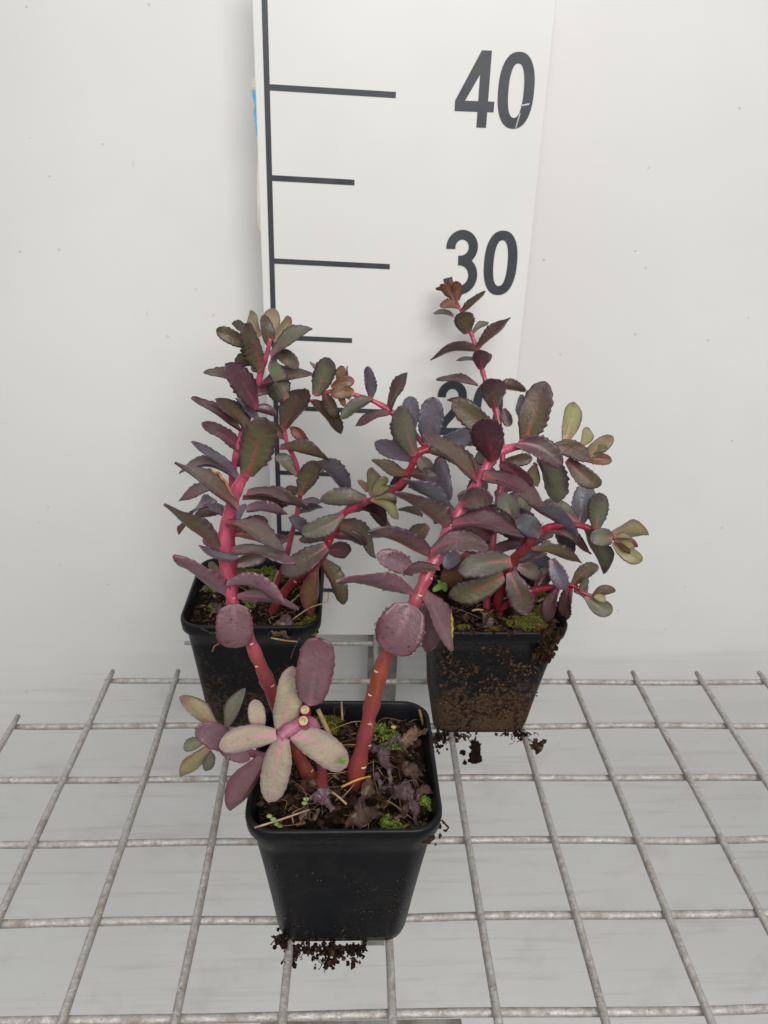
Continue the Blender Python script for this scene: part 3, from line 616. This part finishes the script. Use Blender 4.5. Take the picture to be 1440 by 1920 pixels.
# ---- right pot (behind, right)
OC = (22.0, 21.9, .42)
rootC = thing('potted_plant', OC, 'back right black pot caked with brown soil, thin stem reaching the number 30', 'potted plant', 'young succulent plants in square black pots')
make_pot(rootC, OC, 21.95, 21.8, 22.35, 21.85, pot_mat('soil_caked_pot', 1.05))
make_soil(rootC, OC, 22.35, 21.85, 8.75, 8.4, 750)
moss(rootC, OC, [(24.6, 19.2, 1.25), (25.4, 20.4, .9), (20.2, 18.6, .5), (25.9, 22.6, .7)], 22.35, 21.85, 8.75, 8.4, MOSS)
moss(rootC, OC, [(24.9, 18.5, .6), (22.0, 18.4, .5)], 22.35, 21.85, 8.75, 8.4, MOSS3)
straws(rootC, OC, 22.35, 21.85, 8.9, 8.4, 34)
C1 = Stem(rootC, OC, [(912, 1165, 21, 20), (915, 1090, 21.5, 18), (925, 1000, 22.5, 17), (942, 880, 24, 15), (935, 790, 25.5, 14), (918, 740, 26.2, 13), (910, 714, 26.6, 12), (902, 687, 26.9, 11), (894, 656, 27.2, 10), (884, 627, 27.5, 10), (872, 598, 27.8, 8), (863, 579, 28, 7), (850, 553, 28.2, 5)], ST_P, rmul=.88)
C1.leaves([
 (851, 562, 826, 532, 19, 'b', 'f', {'dz': .2}), (853, 560, 842, 524, 17, 'b', '0', {'dz': 0}), (858, 564, 856, 526, 22, 'b', 'f', {'dz': .3}), (846, 552, 817, 540, 8, 'b', 'b', {'dz': -.3}), (862, 578, 825, 572, 18, 'b', 'f', {'dz': .4, 'bend': 5}),
 (867, 584, 909, 544, 15, 'o', '0', {'bend': -3, 'dz': 0}), (850, 593, 812, 586, 10, 'g', 'b', {'dz': -.5, 'bend': 2}), (877, 625, 866, 584, 41, 'o', 'f', {'dz': .5}), (887, 624, 916, 603, 13, 'g', 'b', {'dz': -.4}),
 (894, 655, 955, 593, 22, 'o', '0', {'bend': 0}), (893, 655, 806, 672, 21, 'o', '0', {'bend': 9}), (903, 692, 901, 655, 35, 'p', 'f', {'dz': .4}), (894, 676, 855, 675, 9, 's', '0'), (909, 684, 921, 663, 12, 'p', 'b', {'dz': -.3}),
 (896, 722, 818, 709, 15, 'p', '0', {'bend': 3}), (932, 722, 987, 731, 21, 'o', '0', {'bend': 3, 'edge': (.1, .8, 0, YELLOW)}), (928, 765, 922, 708, 52, 'p', 'f', {'dz': .6}), (944, 766, 955, 800, 22, 'q', '0'), (895, 764, 838, 748, 10, 'q', 'b', {'dz': -.5}),
 (802, 985, 768, 1016, 36, 'o', 'b', {'dz': 0}), (792, 968, 746, 954, 15, 'o', 'b', {'dz': 0}), (880, 1040, 832, 1100, 46, 'b', '0', {'wet': 3}), (862, 1040, 832, 1062, 34, 's', '0'), (925, 960, 860, 930, 44, 'p', '0'), (940, 960, 990, 925, 36, 'p', 'b'),
 (925, 1010, 870, 985, 40, 'q', '0'), (918, 1060, 870, 1040, 36, 'p', 'b'), (930, 900, 870, 870, 42, 's', '0'), (925, 1060, 985, 1095, 34, 'q', 'b')])
C2 = Stem(rootC, OC, [(935, 1120, 20.5, 18), (958, 1055, 20, 19), (985, 1028, 19.6, 18), (1003, 1004, 19.4, 17), (1022, 992, 19.2, 16), (1044, 985, 19, 14), (1080, 985, 18.6, 12), (1105, 990, 18.3, 12), (1130, 998, 18, 11), (1155, 1012, 17.8, 9)], ST_R)
C2.leaves([
 (1082, 978, 1018, 942, 36, 'g', 'b', {'bend': 5, 'dz': -.3, 'ser': .03}), (990, 944, 1085, 998, 26, 's', 'f', {'dz': 0, 'bend': 2, 'ser': .03}), (1028, 992, 1111, 1036, 22, 'p', '0', {'bend': 4}), (1086, 984, 1100, 907, 46, 's', 'b'), (1118, 992, 1124, 922, 42, 'g', 'f', {'dz': .3}),
 (1096, 990, 1136, 1071, 33, 'g', 'b', {'ser': .04}), (1148, 1010, 1107, 1008, 36, 'g', 'f', {'dz': .4, 'ser': .02}), (1146, 1004, 1213, 1000, 28, 'y', 'b', {'bend': 6}), (1150, 1018, 1204, 1053, 31, 'y', '0', {'bend': -3}),
 (1150, 1010, 1196, 1024, 20, 'b', 'f', {'dz': .2}), (1152, 1014, 1182, 1038, 14, 'b', 'f', {'dz': .5}), (1150, 1010, 1186, 1008, 10, 'y', 'f', {'dz': .5}), (1158, 1016, 1190, 1028, 12, 'y', 'f', {'dz': .8}),
 (998, 1030, 1091, 1052, 21, 'o', 'f', {'bend': 4, 'dz': 0}), (1012, 1030, 1048, 1030, 24, 'y', 'b'), (1012, 1004, 970, 972, 42, 's', 'f', {'dz': .4, 'wet': 8}), (968, 990, 940, 924, 46, 'g', 'b'), (970, 990, 985, 928, 38, 'g', 'b'),
 (962, 985, 902, 950, 20, 'o', '0', {'bend': 4}), (958, 1054, 860, 1070, 50, 'g', 'f', {'dz': .8, 'wet': 10, 'bend': 6}), (945, 1078, 842, 1119, 48, 'o', 'f', {'dz': .3, 'bend': -6}), (956, 1072, 990, 1153, 50, 'p', 'f', {'dz': 1.0}),
 (968, 1048, 1037, 1070, 36, 's', 'b'), (970, 1062, 1014, 1080, 34, 'p', '0'), (1034, 1048, 1058, 1106, 34, 's', '0')])
C3 = Stem(rootC, OC, [(940, 1140, 20.5, 14), (975, 1115, 20.2, 14), (1005, 1106, 20, 13), (1042, 1100, 19.6, 11), (1072, 1097, 19.3, 11), (1095, 1112, 19, 9), (1118, 1121, 18.8, 8)], ST_R)
C3.leaves([
 (1074, 1096, 1121, 1060, 29, 'o', '0', {'bend': 7}), (1088, 1108, 1101, 1083, 16, 'g', 'f', {'dz': .2}), (1046, 1104, 1020, 1166, 29, 'p', 'f', {'dz': .3}), (1068, 1101, 1056, 1164, 29, 'p', '0'), (1078, 1108, 1112, 1132, 24, 'p', 'b'),
 (1098, 1116, 1148, 1149, 35, 'g', '0', {'bend': -5, 'ser': .02}), (1110, 1120, 1154, 1106, 21, 'o', '0', {'bend': 5, 'ser': .02}), (1114, 1118, 1136, 1126, 16, 'y', 'f', {'dz': .3})])
def fillers(stem, rows):
    for (bx, by, ang, L, pal) in rows:
        a = math.radians(ang); stem.leaves([(bx, by, bx+L*math.cos(a), by-L*math.sin(a), random.uniform(24, 34), pal, 'b', {'dz': random.uniform(-.9, .2)})])
fillers(C1, [(925, 960, 200, 70, 'q'), (928, 930, 20, 70, 'p'), (940, 870, 10, 60, 'o'), (935, 900, 160, 80, 'p'), (925, 990, 340, 70, 's'), (920, 1010, 170, 80, 'q'), (918, 1040, 15, 75, 'p'), (915, 1070, 195, 70, 'o'), (915, 1085, 330, 70, 'q'), (912, 1100, 210, 60, 'p'), (935, 840, 170, 70, 's'), (925, 1030, 130, 60, 'p')])
fillers(C2, [(985, 1028, 80, 60, 'p'), (985, 1028, 30, 60, 'q'), (1000, 1006, 110, 60, 's'), (960, 1055, 250, 70, 'q'), (960, 1060, 20, 70, 'p'), (1042, 988, 300, 60, 'p')])
fillers(C3, [(1005, 1106, 60, 55, 'q'), (1005, 1106, 250, 60, 'p'), (980, 1112, 130, 60, 'q')])
fillers(B1, [(436, 1030, 160, 60, 'p'), (436, 1000, 20, 70, 'q'), (434, 960, 185, 70, 'p'), (440, 870, 20, 55, 'q'), (450, 830, 10, 60, 'p'), (474, 760, 200, 60, 'q'), (478, 740, 30, 50, 'p'), (436, 1060, 15, 70, 'p'), (500, 670, 190, 60, 'o'), (505, 650, 100, 60, 'o')])
fillers(B2, [(560, 940, 190, 60, 'p'), (545, 1010, 200, 60, 'q'), (560, 900, 30, 55, 'o'), (535, 820, 150, 50, 'o')])
fillers(B3, [(640, 965, 20, 70, 'p'), (620, 1005, 350, 70, 'q'), (690, 935, 300, 60, 'q'), (780, 855, 300, 60, 'q'), (800, 845, 340, 70, 'p'), (770, 880, 230, 55, 'p'), (620, 1010, 180, 60, 'p')])
# ---- front pot
OA = (12.7, 6.4, .42)
rootA = thing('potted_plant', OA, 'front black pot with two thick red stems and a pale rosette with cut stubs', 'potted plant', 'young succulent plants in square black pots')
make_pot(rootA, OA, 12.65, 6.5, 12.72, 6.45, pot_mat('clean_pot', .30))
make_soil(rootA, OA, 12.72, 6.45, 8.50, 5.7, 1100)
moss(rootA, OA, [(14.9, 2.95, .62), (16.2, 2.9, .4), (15.2, 8.6, .75), (16.5, 4.4, .3), (14.6, 9.4, .5)], 12.72, 6.45, 8.50, 5.7, MOSS2)
moss(rootA, OA, [(11.8, 9.9, .7), (10.8, 10.0, .4)], 12.72, 6.45, 8.50, 5.7, MOSS)
straws(rootA, OA, 12.72, 6.45, 8.8, 5.7, 60, .8, 2.6)
S1 = Stem(rootA, OA, [(583, 1462, 6.2, 27), (552, 1400, 6.6, 27), (515, 1310, 7.0, 28), (490, 1250, 7.2, 28), (466, 1195, 7.4, 26), (439, 1140, 7.6, 25), (428, 1090, 7.8, 24), (421, 1040, 8.0, 26), (422, 990, 8.2, 24), (432, 955, 8.3, 24), (446, 915, 8.4, 22), (464, 882, 8.5, 22), (478, 860, 8.6, 14)], ST_F, scars=9)
S1.leaves([
 (463, 892, 500, 781, 72, 'o', 'f', {'bend': 0, 'cup': .12, 'dz': .6}), (446, 955, 332, 863, 34, 'p', 'f', {'bend': 0, 'dz': .3, 'edge': (.15, .6, 8, ORANGE)}), (412, 1032, 310, 941, 31, 'o', '0', {'bend': 1}),
 (424, 980, 537, 1032, 32, 'p', 'f', {'dz': .2, 'bend': 6, 'wet': 12}), (428, 1036, 554, 1053, 24, 'p', '0', {'bend': 8, 'wet': 8}), (446, 1046, 374, 1020, 15, 's', 'f', {'bend': -13, 'dz': .3}), (430, 1118, 327, 1037, 28, 'm', '0', {'bend': -4, 'wet': 30}),
 (424, 1096, 535, 1127, 28, 'm', 'f', {'dz': .2, 'bend': 15, 'wet': 14}), (444, 1120, 561, 1138, 23, 'p', '0', {'bend': 5}), (438, 1132, 441, 1216, 74, 'm', 'f', {'bend': 0, 'cup': .14, 'dz': .5, 'fy': -.4, 'wet': 40, 'ser': .05, 'pt': -.3, 'bs': .75})])
S2 = Stem(rootA, OA, [(668, 1448, 5.6, 34), (684, 1380, 6.0, 32), (700, 1310, 6.5, 31), (722, 1235, 7, 30), (755, 1170, 7.4, 29), (780, 1125, 7.8, 28), (800, 1080, 8.2, 27), (820, 1040, 8.8, 26), (852, 975, 9.4, 24), (880, 930, 10, 22), (905, 890, 10.6, 21), (925, 855, 11, 20), (965, 838, 11.4, 15), (1010, 836, 11.8, 12), (1060, 838, 12.2, 10), (1100, 842, 12.6, 8)], ST_F, scars=13)
S2.leaves([
 (770, 1132, 733, 1226, 96, 'm', 'f', {'cup': .16, 'dz': .8, 'fy': -.6, 'wet': 80, 'ser': .05, 'pt': -.2, 'bs': .60}), (788, 1135, 800, 1216, 56, 'm', 'b', {'ser': .03, 'wet': 8}), (792, 1112, 853, 1220, 44, 'm', '0', {'wet': 24, 'edge': (.55, .9, 0, YELLOW)}), (776, 1115, 629, 1085, 31, 'm', '0', {'bend': 8, 'wet': 70}),
 (776, 1072, 708, 1040, 42, 'm', '0', {'wet': 26}), (824, 1066, 757, 1072, 22, 'p', 'f', {'dz': .3, 'bend': 3}), (808, 1036, 916, 1026, 46, 'p', 'f', {'dz': .4, 'bend': 16, 'wet': 10}), (806, 1042, 691, 990, 31, 'p', '0', {'bend': 3, 'wet': 14}),
 (845, 992, 741, 918, 34, 'p', '0', {'bend': 0, 'wet': 14}), (848, 962, 759, 893, 29, 's', '0', {'bend': 1, 'wet': 18}), (848, 985, 984, 1004, 40, 'p', 'f', {'dz': .2, 'bend': 8}), (866, 948, 923, 934, 46, 'p', 'f', {'dz': .9, 'bend': 8, 'wet': 10}), (880, 944, 905, 892, 40, 'p', 'b'),
 (904, 892, 1027, 948, 38, 'p', 'f', {'dz': .2, 'bend': 6, 'wet': 8}), (893, 902, 796, 810, 33, 'p', '0', {'bend': 0, 'wet': 16}), (896, 882, 836, 841, 23, 'o', 'b', {'edge': (.05, .6, 8, ORANGE)}), (926, 864, 905, 783, 66, 'q', 'f', {'dz': .9, 'bend': 0, 'wet': 6}),
 (925, 815, 850, 751, 48, 'o', 'b', {'bend': 0, 'dz': -.2}), (930, 868, 892, 850, 40, 'o', 'b'), (938, 868, 999, 912, 32, 'q', '0', {'bend': 4}), (985, 828, 1022, 715, 62, 'o', 'b', {'dz': -.4, 'bend': 0}), (988, 790, 974, 740, 26, 's', 'b'),
 (970, 832, 1056, 873, 44, 'p', 'f', {'dz': .5, 'bend': 12}), (1033, 838, 1107, 862, 37, 'o', 'f', {'dz': .3, 'bend': 9}), (1060, 828, 1078, 753, 38, 'y', 'b', {'ser': .06}), (1092, 834, 1107, 803, 26, 'y', 'b'), (1096, 858, 1149, 818, 31, 'y', 'f', {'dz': .3, 'bend': 0}), (1100, 862, 1148, 864, 24, 'b', '0'),
 (1063, 862, 1127, 911, 38, 'o', '0', {'bend': -6}), (1012, 856, 1050, 938, 42, 'g', 'b', {'bend': 0}), (1000, 872, 1004, 910, 26, 'y', 'b'), (1112, 850, 1138, 840, 14, 'y', 'f', {'dz': .8})])
# cut shoot with pale rosette
S3 = Stem(rootA, OA, [(604, 1475, 4.6, 20), (603, 1425, 4.4, 22), (592, 1375, 4.2, 24), (577, 1352, 3.9, 24), (550, 1364, 3.6, 26), (525, 1382, 3.3, 24)], ST_L, name='cut_stem')
S3.leaves([
 (518, 1378, 411, 1401, 46, 'l', 'f', {'dz': .6, 'fy': .35, 'bend': 6, 'cup': -.10}), (530, 1382, 502, 1506, 54, 'l', 'f', {'dz': .9, 'fy': .35, 'bend': 0, 'cup': -.10}), (550, 1374, 650, 1440, 56, 'l', 'f', {'dz': .4, 'fy': .45, 'pt': -.4, 'bend': 8, 'cup': -.10}), (528, 1368, 552, 1252, 52, 'l', '0', {'dz': -.6, 'fy': .5, 'bend': 0, 'cup': .1}),
 (580, 1322, 600, 1199, 74, 'm', '0', {'dz': -.2, 'fy': -.35, 'bend': 0, 'cup': .06, 'wet': 26, 'ser': .05, 'pt': -.5, 'bs': .62}), (498, 1420, 430, 1514, 48, 'm', 'b', {'dz': 0, 'wet': 4, 'ser': .03, 'bend': -6}), (486, 1372, 478, 1312, 32, 'l', 'b', {'dz': -.5})])
b = MB()
for (x, y, Y, r) in ((569, 1352, 3.2, 11), (572, 1331, 3.9, 10)):
    c_ = at(x, y, Y); ax = (CAM-c_).normalized(); ax = (ax+RT*-.1+UP*.25).normalized(); r = r*cmpx(c_)
    P = [c_-ax*.9, c_-ax*.4, c_, c_+ax*.06]; b.tube(P, [r*.8, r*.95, r, r*.92], 16, 0, cap=False)
    e1 = ax.orthogonal().normalized(); e2 = ax.cross(e1)
    for (r0, r1, mi, h) in ((.92, .78, 0, .05), (.78, .56, 1, .03), (.56, 0.02, 2, .0)):
        V = [c_+ax*h+(e1*math.cos(6.2832*q/16)+e2*math.sin(6.2832*q/16))*r*(r0 if k == 0 else r1) for k in (0, 1) for q in range(16)]
        b.add(V, [(q, (q+1) % 16, 16+(q+1) % 16, 16+q) for q in range(16)], mi)
b.build('cut_stub', [ST_R, SCAR, simple('pith', (.42, .37, .15), .6, .4, 500, .0008)], rootA, True, OA)
b = MB()                                                        # nibbled green tip of the pale leaf
V = [at(632, 1430, 2.7), at(641, 1425, 2.65), at(651, 1423, 2.7), at(647, 1430, 2.72), at(640, 1433, 2.75)]
b.add(V+[q+Vector((0, .08, 0)) for q in V], [(0, 1, 2, 3, 4), (9, 8, 7, 6, 5)]+[(i, 5+i, 5+(i+1) % 5, (i+1) % 5) for i in range(5)]); b.build('torn_leaf_tip', LIME, rootA, False, OA)
S4 = Stem(rootA, OA, [(538, 1372, 6.6, 14), (525, 1400, 5.6, 14), (500, 1418, 4.9, 15), (450, 1405, 4.6, 15), (405, 1388, 4.5, 14), (385, 1385, 4.5, 12)], ST_L, name='side_shoot')
S4.leaves([
 (424, 1370, 457, 1290, 26, 'g', '0', {'bend': 0, 'dz': -.3, 'ser': .02}), (404, 1362, 339, 1305, 34, 'y', 'b', {'bend': 0, 'dz': -.3, 'ser': .05}), (440, 1402, 368, 1366, 50, 'm', 'f', {'dz': .5, 'bend': 4, 'wet': 0, 'ser': .03}), (384, 1388, 343, 1404, 26, 'g', '0', {'dz': 0}),
 (392, 1402, 338, 1452, 28, 'y', '0', {'dz': 0, 'bend': -2}), (392, 1404, 388, 1444, 24, 'g', 'b', {'dz': -.2}), (410, 1400, 466, 1425, 34, 'm', '0', {'wet': 2})])
# litter on the soil of the front pot
def on_soil(px, py): return atz(px, py, 8.9)
def atz(px, py, Z):
    d = FW+RT*((px-720)/F_PX)-UP*((py-960)/F_PX); return CAM+d*((Z-CAM.z)/d.z)
def dry(bx, by, tx, ty, wpx, k, lift=.5, root=rootA, O=OA, Z=9.0, tw=2.2):
    B = atz(bx, by, Z); T = atz(tx, ty, Z); c_ = cmpx(B)
    make_leaf(root, root, O, B, T, wpx*c_, Vector((0, 0, lift)), DRY[k], sg=1, cup=.42, ser=.25, name='withered_leaf', tw=tw, recurve=.12, crumple=.30)
for a in [(690, 1405, 738, 1468, 26, 'mauve', .5), (726, 1398, 764, 1412, 14, 'mauve', .5), (752, 1398, 810, 1378, 26, 'tan', .4), (720, 1480, 790, 1540, 24, 'mauve', .4), (757, 1440, 775, 1480, 26, 'brown', .5), (775, 1490, 815, 1488, 22, 'brown', .3),
          (584, 1500, 622, 1520, 30, 'mauve', .5), (645, 1545, 716, 1530, 46, 'brown', .3), (700, 1450, 712, 1480, 18, 'mauve', .4), (680, 1500, 700, 1470, 24, 'brown', .5), (560, 1540, 590, 1528, 24, 'brown', .2), (600, 1478, 560, 1468, 20, 'brown', .2), (760, 1500, 744, 1548, 16, 'brown', .3)]:
    dry(*a)
for a in [(505, 1185, 548, 1195, 24, 'tan', .3), (520, 1165, 548, 1185, 22, 'mauve', .3), (388, 1180, 402, 1200, 22, 'brown', .2), (390, 1155, 420, 1140, 20, 'brown', .3)]:
    dry(*a, root=rootB, O=OB, Z=8.9)
for a in [(930, 1165, 900, 1180, 20, 'brown', .3), (945, 1120, 925, 1140, 26, 'mauve', .3), (900, 1170, 925, 1150, 18, 'tan', .3)]:
    dry(*a, root=rootC, O=OC, Z=9.2)
def plate(x, y, r, m, name, Z=9.2, root=rootA, O=OA):            # seedling leaves and seed
    c_ = atz(x, y, Z); b = MB(); b.lump(c_, r, 0, (1, .8, .35), amp=.3); b.build(name, m, root, True, O)
SEED = simple('seed_yellow', (.62, .40, .12), .5)
plate(738, 1363, .16, SEED, 'seed')
PALEG = simple('seedling_green', (.30, .36, .13), .55, .2)
for x, y in ((574, 1498), (571, 1506), (505, 1530), (512, 1536)): plate(x, y, .15, PALEG, 'seedling_leaf', 9.15)
for x, y in ((519, 1545), (525, 1549)): plate(x, y, .14, LIME, 'seedling_leaf', 9.15)
for (x0, y0, x1, y1) in ((812, 1108, 838, 1100), (822, 1088, 836, 1108)):
    B = atz(x0, y0, 10.1); T = atz(x1, y1, 10.0); make_leaf(rootC, rootC, OC, B, T, 12*cmpx(B), Vector((0, 0, .1)), LIME, name='seedling_leaf', ser=0)
def straw(P, Z, r, m, root, O):
    pts = catmull([atz(x, y, z) for (x, y), z in zip(P, Z)], 6); b = MB(); b.tube(pts, r, 6); b.build('straw', m, root, True, O)
straw([(477, 1552), (525, 1537), (580, 1518)], (9.5, 9.6, 9.6), .045, STRAW, rootA, OA)
straw([(612, 1478), (632, 1492), (650, 1508)], (9.3, 9.4, 9.3), .05, STRAW, rootA, OA)
straw([(596, 1330), (612, 1365), (625, 1392)], (10.6, 9.8, 9.0), .13, STRAW, rootA, OA)
straw([(640, 1315), (641, 1330), (642, 1350)], (9.8, 9.5, 9.0), .06, STRAW, rootA, OA)
straw([(786, 1330), (790, 1345), (793, 1360)], (9.8, 9.5, 9.0), .07, STRAW2, rootA, OA)
straw([(640, 1476), (670, 1462), (695, 1456)], (9.2, 9.5, 9.3), .06, simple('amber_straw', (.5, .26, .05), .5), rootA, OA)
straw([(548, 1162), (580, 1140), (612, 1128), (616, 1110)], (9.0, 9.6, 9.9, 10.3), .045, STRAW, rootB, OB)
straw([(545, 1130), (568, 1108), (578, 1086)], (9.2, 9.6, 9.8), .07, STRAW, rootB, OB)
straw([(508, 1196), (535, 1201), (558, 1203)], (9.5, 9.5, 9.5), .05, STRAW, rootB, OB)
straw([(510, 1105), (518, 1085), (524, 1072)], (9.2, 10, 10.5), .14, STRAW, rootB, OB)
straw([(410, 1207), (402, 1212), (398, 1222)], (8.9, 8.6, 8.2), .04, ORANGE, rootB, OB)
straw([(562, 1196), (552, 1215), (545, 1235)], (9.3, 8.4, 7.6), .025, STRAW2, rootB, OB)
straw([(1008, 1128), (1020, 1122), (1032, 1115)], (9.4, 9.6, 9.8), .07, STRAW, rootC, OC)
straw([(935, 1125), (948, 1122), (960, 1124)], (9.4, 9.6, 9.5), .06, STRAW, rootC, OC)
straw([(885, 1145), (895, 1143), (906, 1144)], (9.4, 9.5, 9.4), .07, STRAW, rootC, OC)
# roots and crumbs hanging out under the pots, soil stuck to the outside
def clump(root, O, spots, name='root_clump', strings=80, r0=.085):
    b = MB()
    for (x, y, z, n, sx, sz) in spots:
        for k in range(int(n*1.8)):
            q = random.gauss(0, 1), random.gauss(0, 1), -abs(random.gauss(0, 1))
            b.lump((x+q[0]*sx, y+q[1]*.25, z+q[2]*sz), r0*random.uniform(.4, 1.5), random.choice((0, 0, 1)), (1, 1, random.uniform(.7, 1.5)), amp=1.0)
    for k in range(strings):
        x, y, z, n, sx, sz = random.choice(spots); p = Vector((x+random.gauss(0, sx), y, z)); P = [p]
        for q in range(random.choice((2, 3, 3, 5))): P.append(P[-1]+Vector((random.uniform(-.22, .22), random.uniform(-.1, .1), -random.uniform(.02, .26))))
        b.tube(catmull(P, 3), random.choice((.018, .03, .05)), 5, random.choice((0, 0, 1)), jitter=1.2)
    return b.build(name, [CRUMB, BARK], root, False, O)
clump(rootA, OA, [(11.2, 3.1, .35, 26, .7, .28), (12.2, 3.2, .2, 40, .55, .35), (13.3, 3.2, .2, 26, .28, .45), (12.0, 3.0, -.5, 6, .2, .3), (9.7, 3.3, .9, 16, .22, .4), (10.3, 3.1, -.1, 6, .1, .4)])
clump(rootA, OA, [(17.1, 4.5, 8.6, 10, .12, .5), (17.15, 3.7, 8.3, 8, .1, .5)], strings=6, r0=.07)
clump(rootC, OC, [(19.3, 18.7, .3, 40, .55, .45), (20.0, 18.5, .4, 26, .7, .2), (24.6, 18.4, .6, 20, .5, .2), (18.9, 18.8, -.1, 14, .3, .5)])
b = MB()
for k in range(36):
    z = -.9-1.5*random.random(); b.lump((21.75+.10*math.sin(z*3)+random.gauss(0, .16+.16*(z < -1.7)), 18.9+random.gauss(0, .2), z), random.uniform(.12, .3), 0, amp=1.0)
for k in range(8):
    b.tube([(21.75, 18.9, -.2+.1*k*.1), (21.6+random.uniform(-.1, .2), 18.9, -.8), (21.7, 18.9, -1.3)], .03, 4, 0)
b.build('root_clump', [CRUMB], rootC, False, OC)
b = MB()
for k in range(22):
    c_ = at(1004, 1398, 17.5); b.lump(c_+Vector((random.gauss(0, .22), random.gauss(0, .2), random.gauss(0, .18))), random.uniform(.08, .2), 0, amp=1.0)
b.tube([at(985, 1385, 18.2), at(995, 1388, 17.8), at(1003, 1396, 17.5)], .05, 5)
b.build('root_clump', [BARK], rootC, False, OC)
def crust(root, O, num, cx, cy, zlo, zhi, side, bias=1.0, rr=(.03, .12)):
    b = MB()
    for k in range(num):
        z = zlo+(zhi-zlo)*random.random()**bias; h = 3.2+(z/8.6)*.98; a = random.uniform(-1, 1)*(h-.5)
        if noise.noise(Vector((a*.55, z*.55, cx)))+.6*noise.noise(Vector((a*1.6, z*1.6, cy))) < -.02+.25*random.random(): continue
        if side == 'f': p = (cx+a, cy-h, z)
        else: p = (cx+h, cy+a, z)
        r = random.uniform(*rr); b.lump(p, r, random.choice((0, 1, 2)) if r > .035 else random.choice((1, 2, 2)), (1, .5, .9) if side == 'f' else (.5, 1, .9), amp=.9, lo=r < .09)
    tag(b.build('soil_crumbs', [CRUMB, BARK, DUSTC], root, False, O), kind='stuff')
crust(rootC, OC, 3400, 22.05, 21.85, .6, 8.4, 'f', 1.25, (.02, .10)); crust(rootC, OC, 200, 22.05, 21.85, .6, 8.4, 'r')
crust(rootB, OB, 1500, 6.6, 22.4, .6, 7.6, 'f', .9, (.015, .05)); crust(rootA, OA, 1100, 12.7, 6.5, .6, 8.2, 'f', 1.3, (.012, .045))
# clod spilling over the right pot's rim
b = MB()
for k in range(120):
    z = 9.6-2.6*random.random()**1.5; x = 25.5+max(-.8, min(.6, random.gauss(0, .38)))-(9.4-z)*.12; y = 17.4+.14*(9.5-z)+random.gauss(0, .10)
    b.lump((x, y, z), random.uniform(.07, .22), random.choice((0, 1)), (.8, .8, 1.3), amp=1.0)
for k in range(60):
    b.lump((22.3+random.uniform(-3.6, 3.4), 17.55+random.gauss(0, .12), 9.45+random.gauss(0, .08)), random.uniform(.05, .16), random.choice((0, 1)), amp=1.0)
tag(b.build('spilled_soil', [CRUMB, BARK], rootC, False, OC), kind='stuff')
# bits lying on the sheet under the bench
def on_sheet(px, py):
    d = FW+RT*((px-720)/F_PX)-UP*((py-960)/F_PX); t_ = 20.0
    while t_ < 120:
        p = CAM+d*t_; y, z = p.y, p.z
        if y > 34.4+max(0, (-z-4)*.115): return p
        t_ += .05
    return p
for (P, m, r, lab) in (([(938, 1822), (942, 1838), (941, 1862), (952, 1878)], STRAW, .12, 'curled yellow straw stuck to the white sheet behind the lower wires'),
                       ([(985, 1840), (995, 1858)], STRAW2, .11, 'short brown straw stuck to the white sheet beside the dark crumb')):
    pts = catmull([on_sheet(x, y) for x, y in P], 5); b = MB(); b.tube(pts, r, 6); o = b.build('stray_straw', m, None, True, pts[0]); tag(o, lab, 'straw')
for (x, y, r, lab) in ((939, 1826, .28, 'dark soil crumb on the white sheet beside the curled yellow straw'), (889, 1789, .12, 'tiny grey crumb on the white sheet above the curled yellow straw'), (1146, 1826, .14, 'small brown crumb on the white sheet, rightmost of the three crumbs')):
    r *= 1.3; cr = on_sheet(x, y); b = MB(); b.lump(cr, r, 0, (1.3, 1, .8), amp=.9); o = b.build('soil_crumb', [CRUMB], None, True, cr); tag(o, lab, 'crumb')
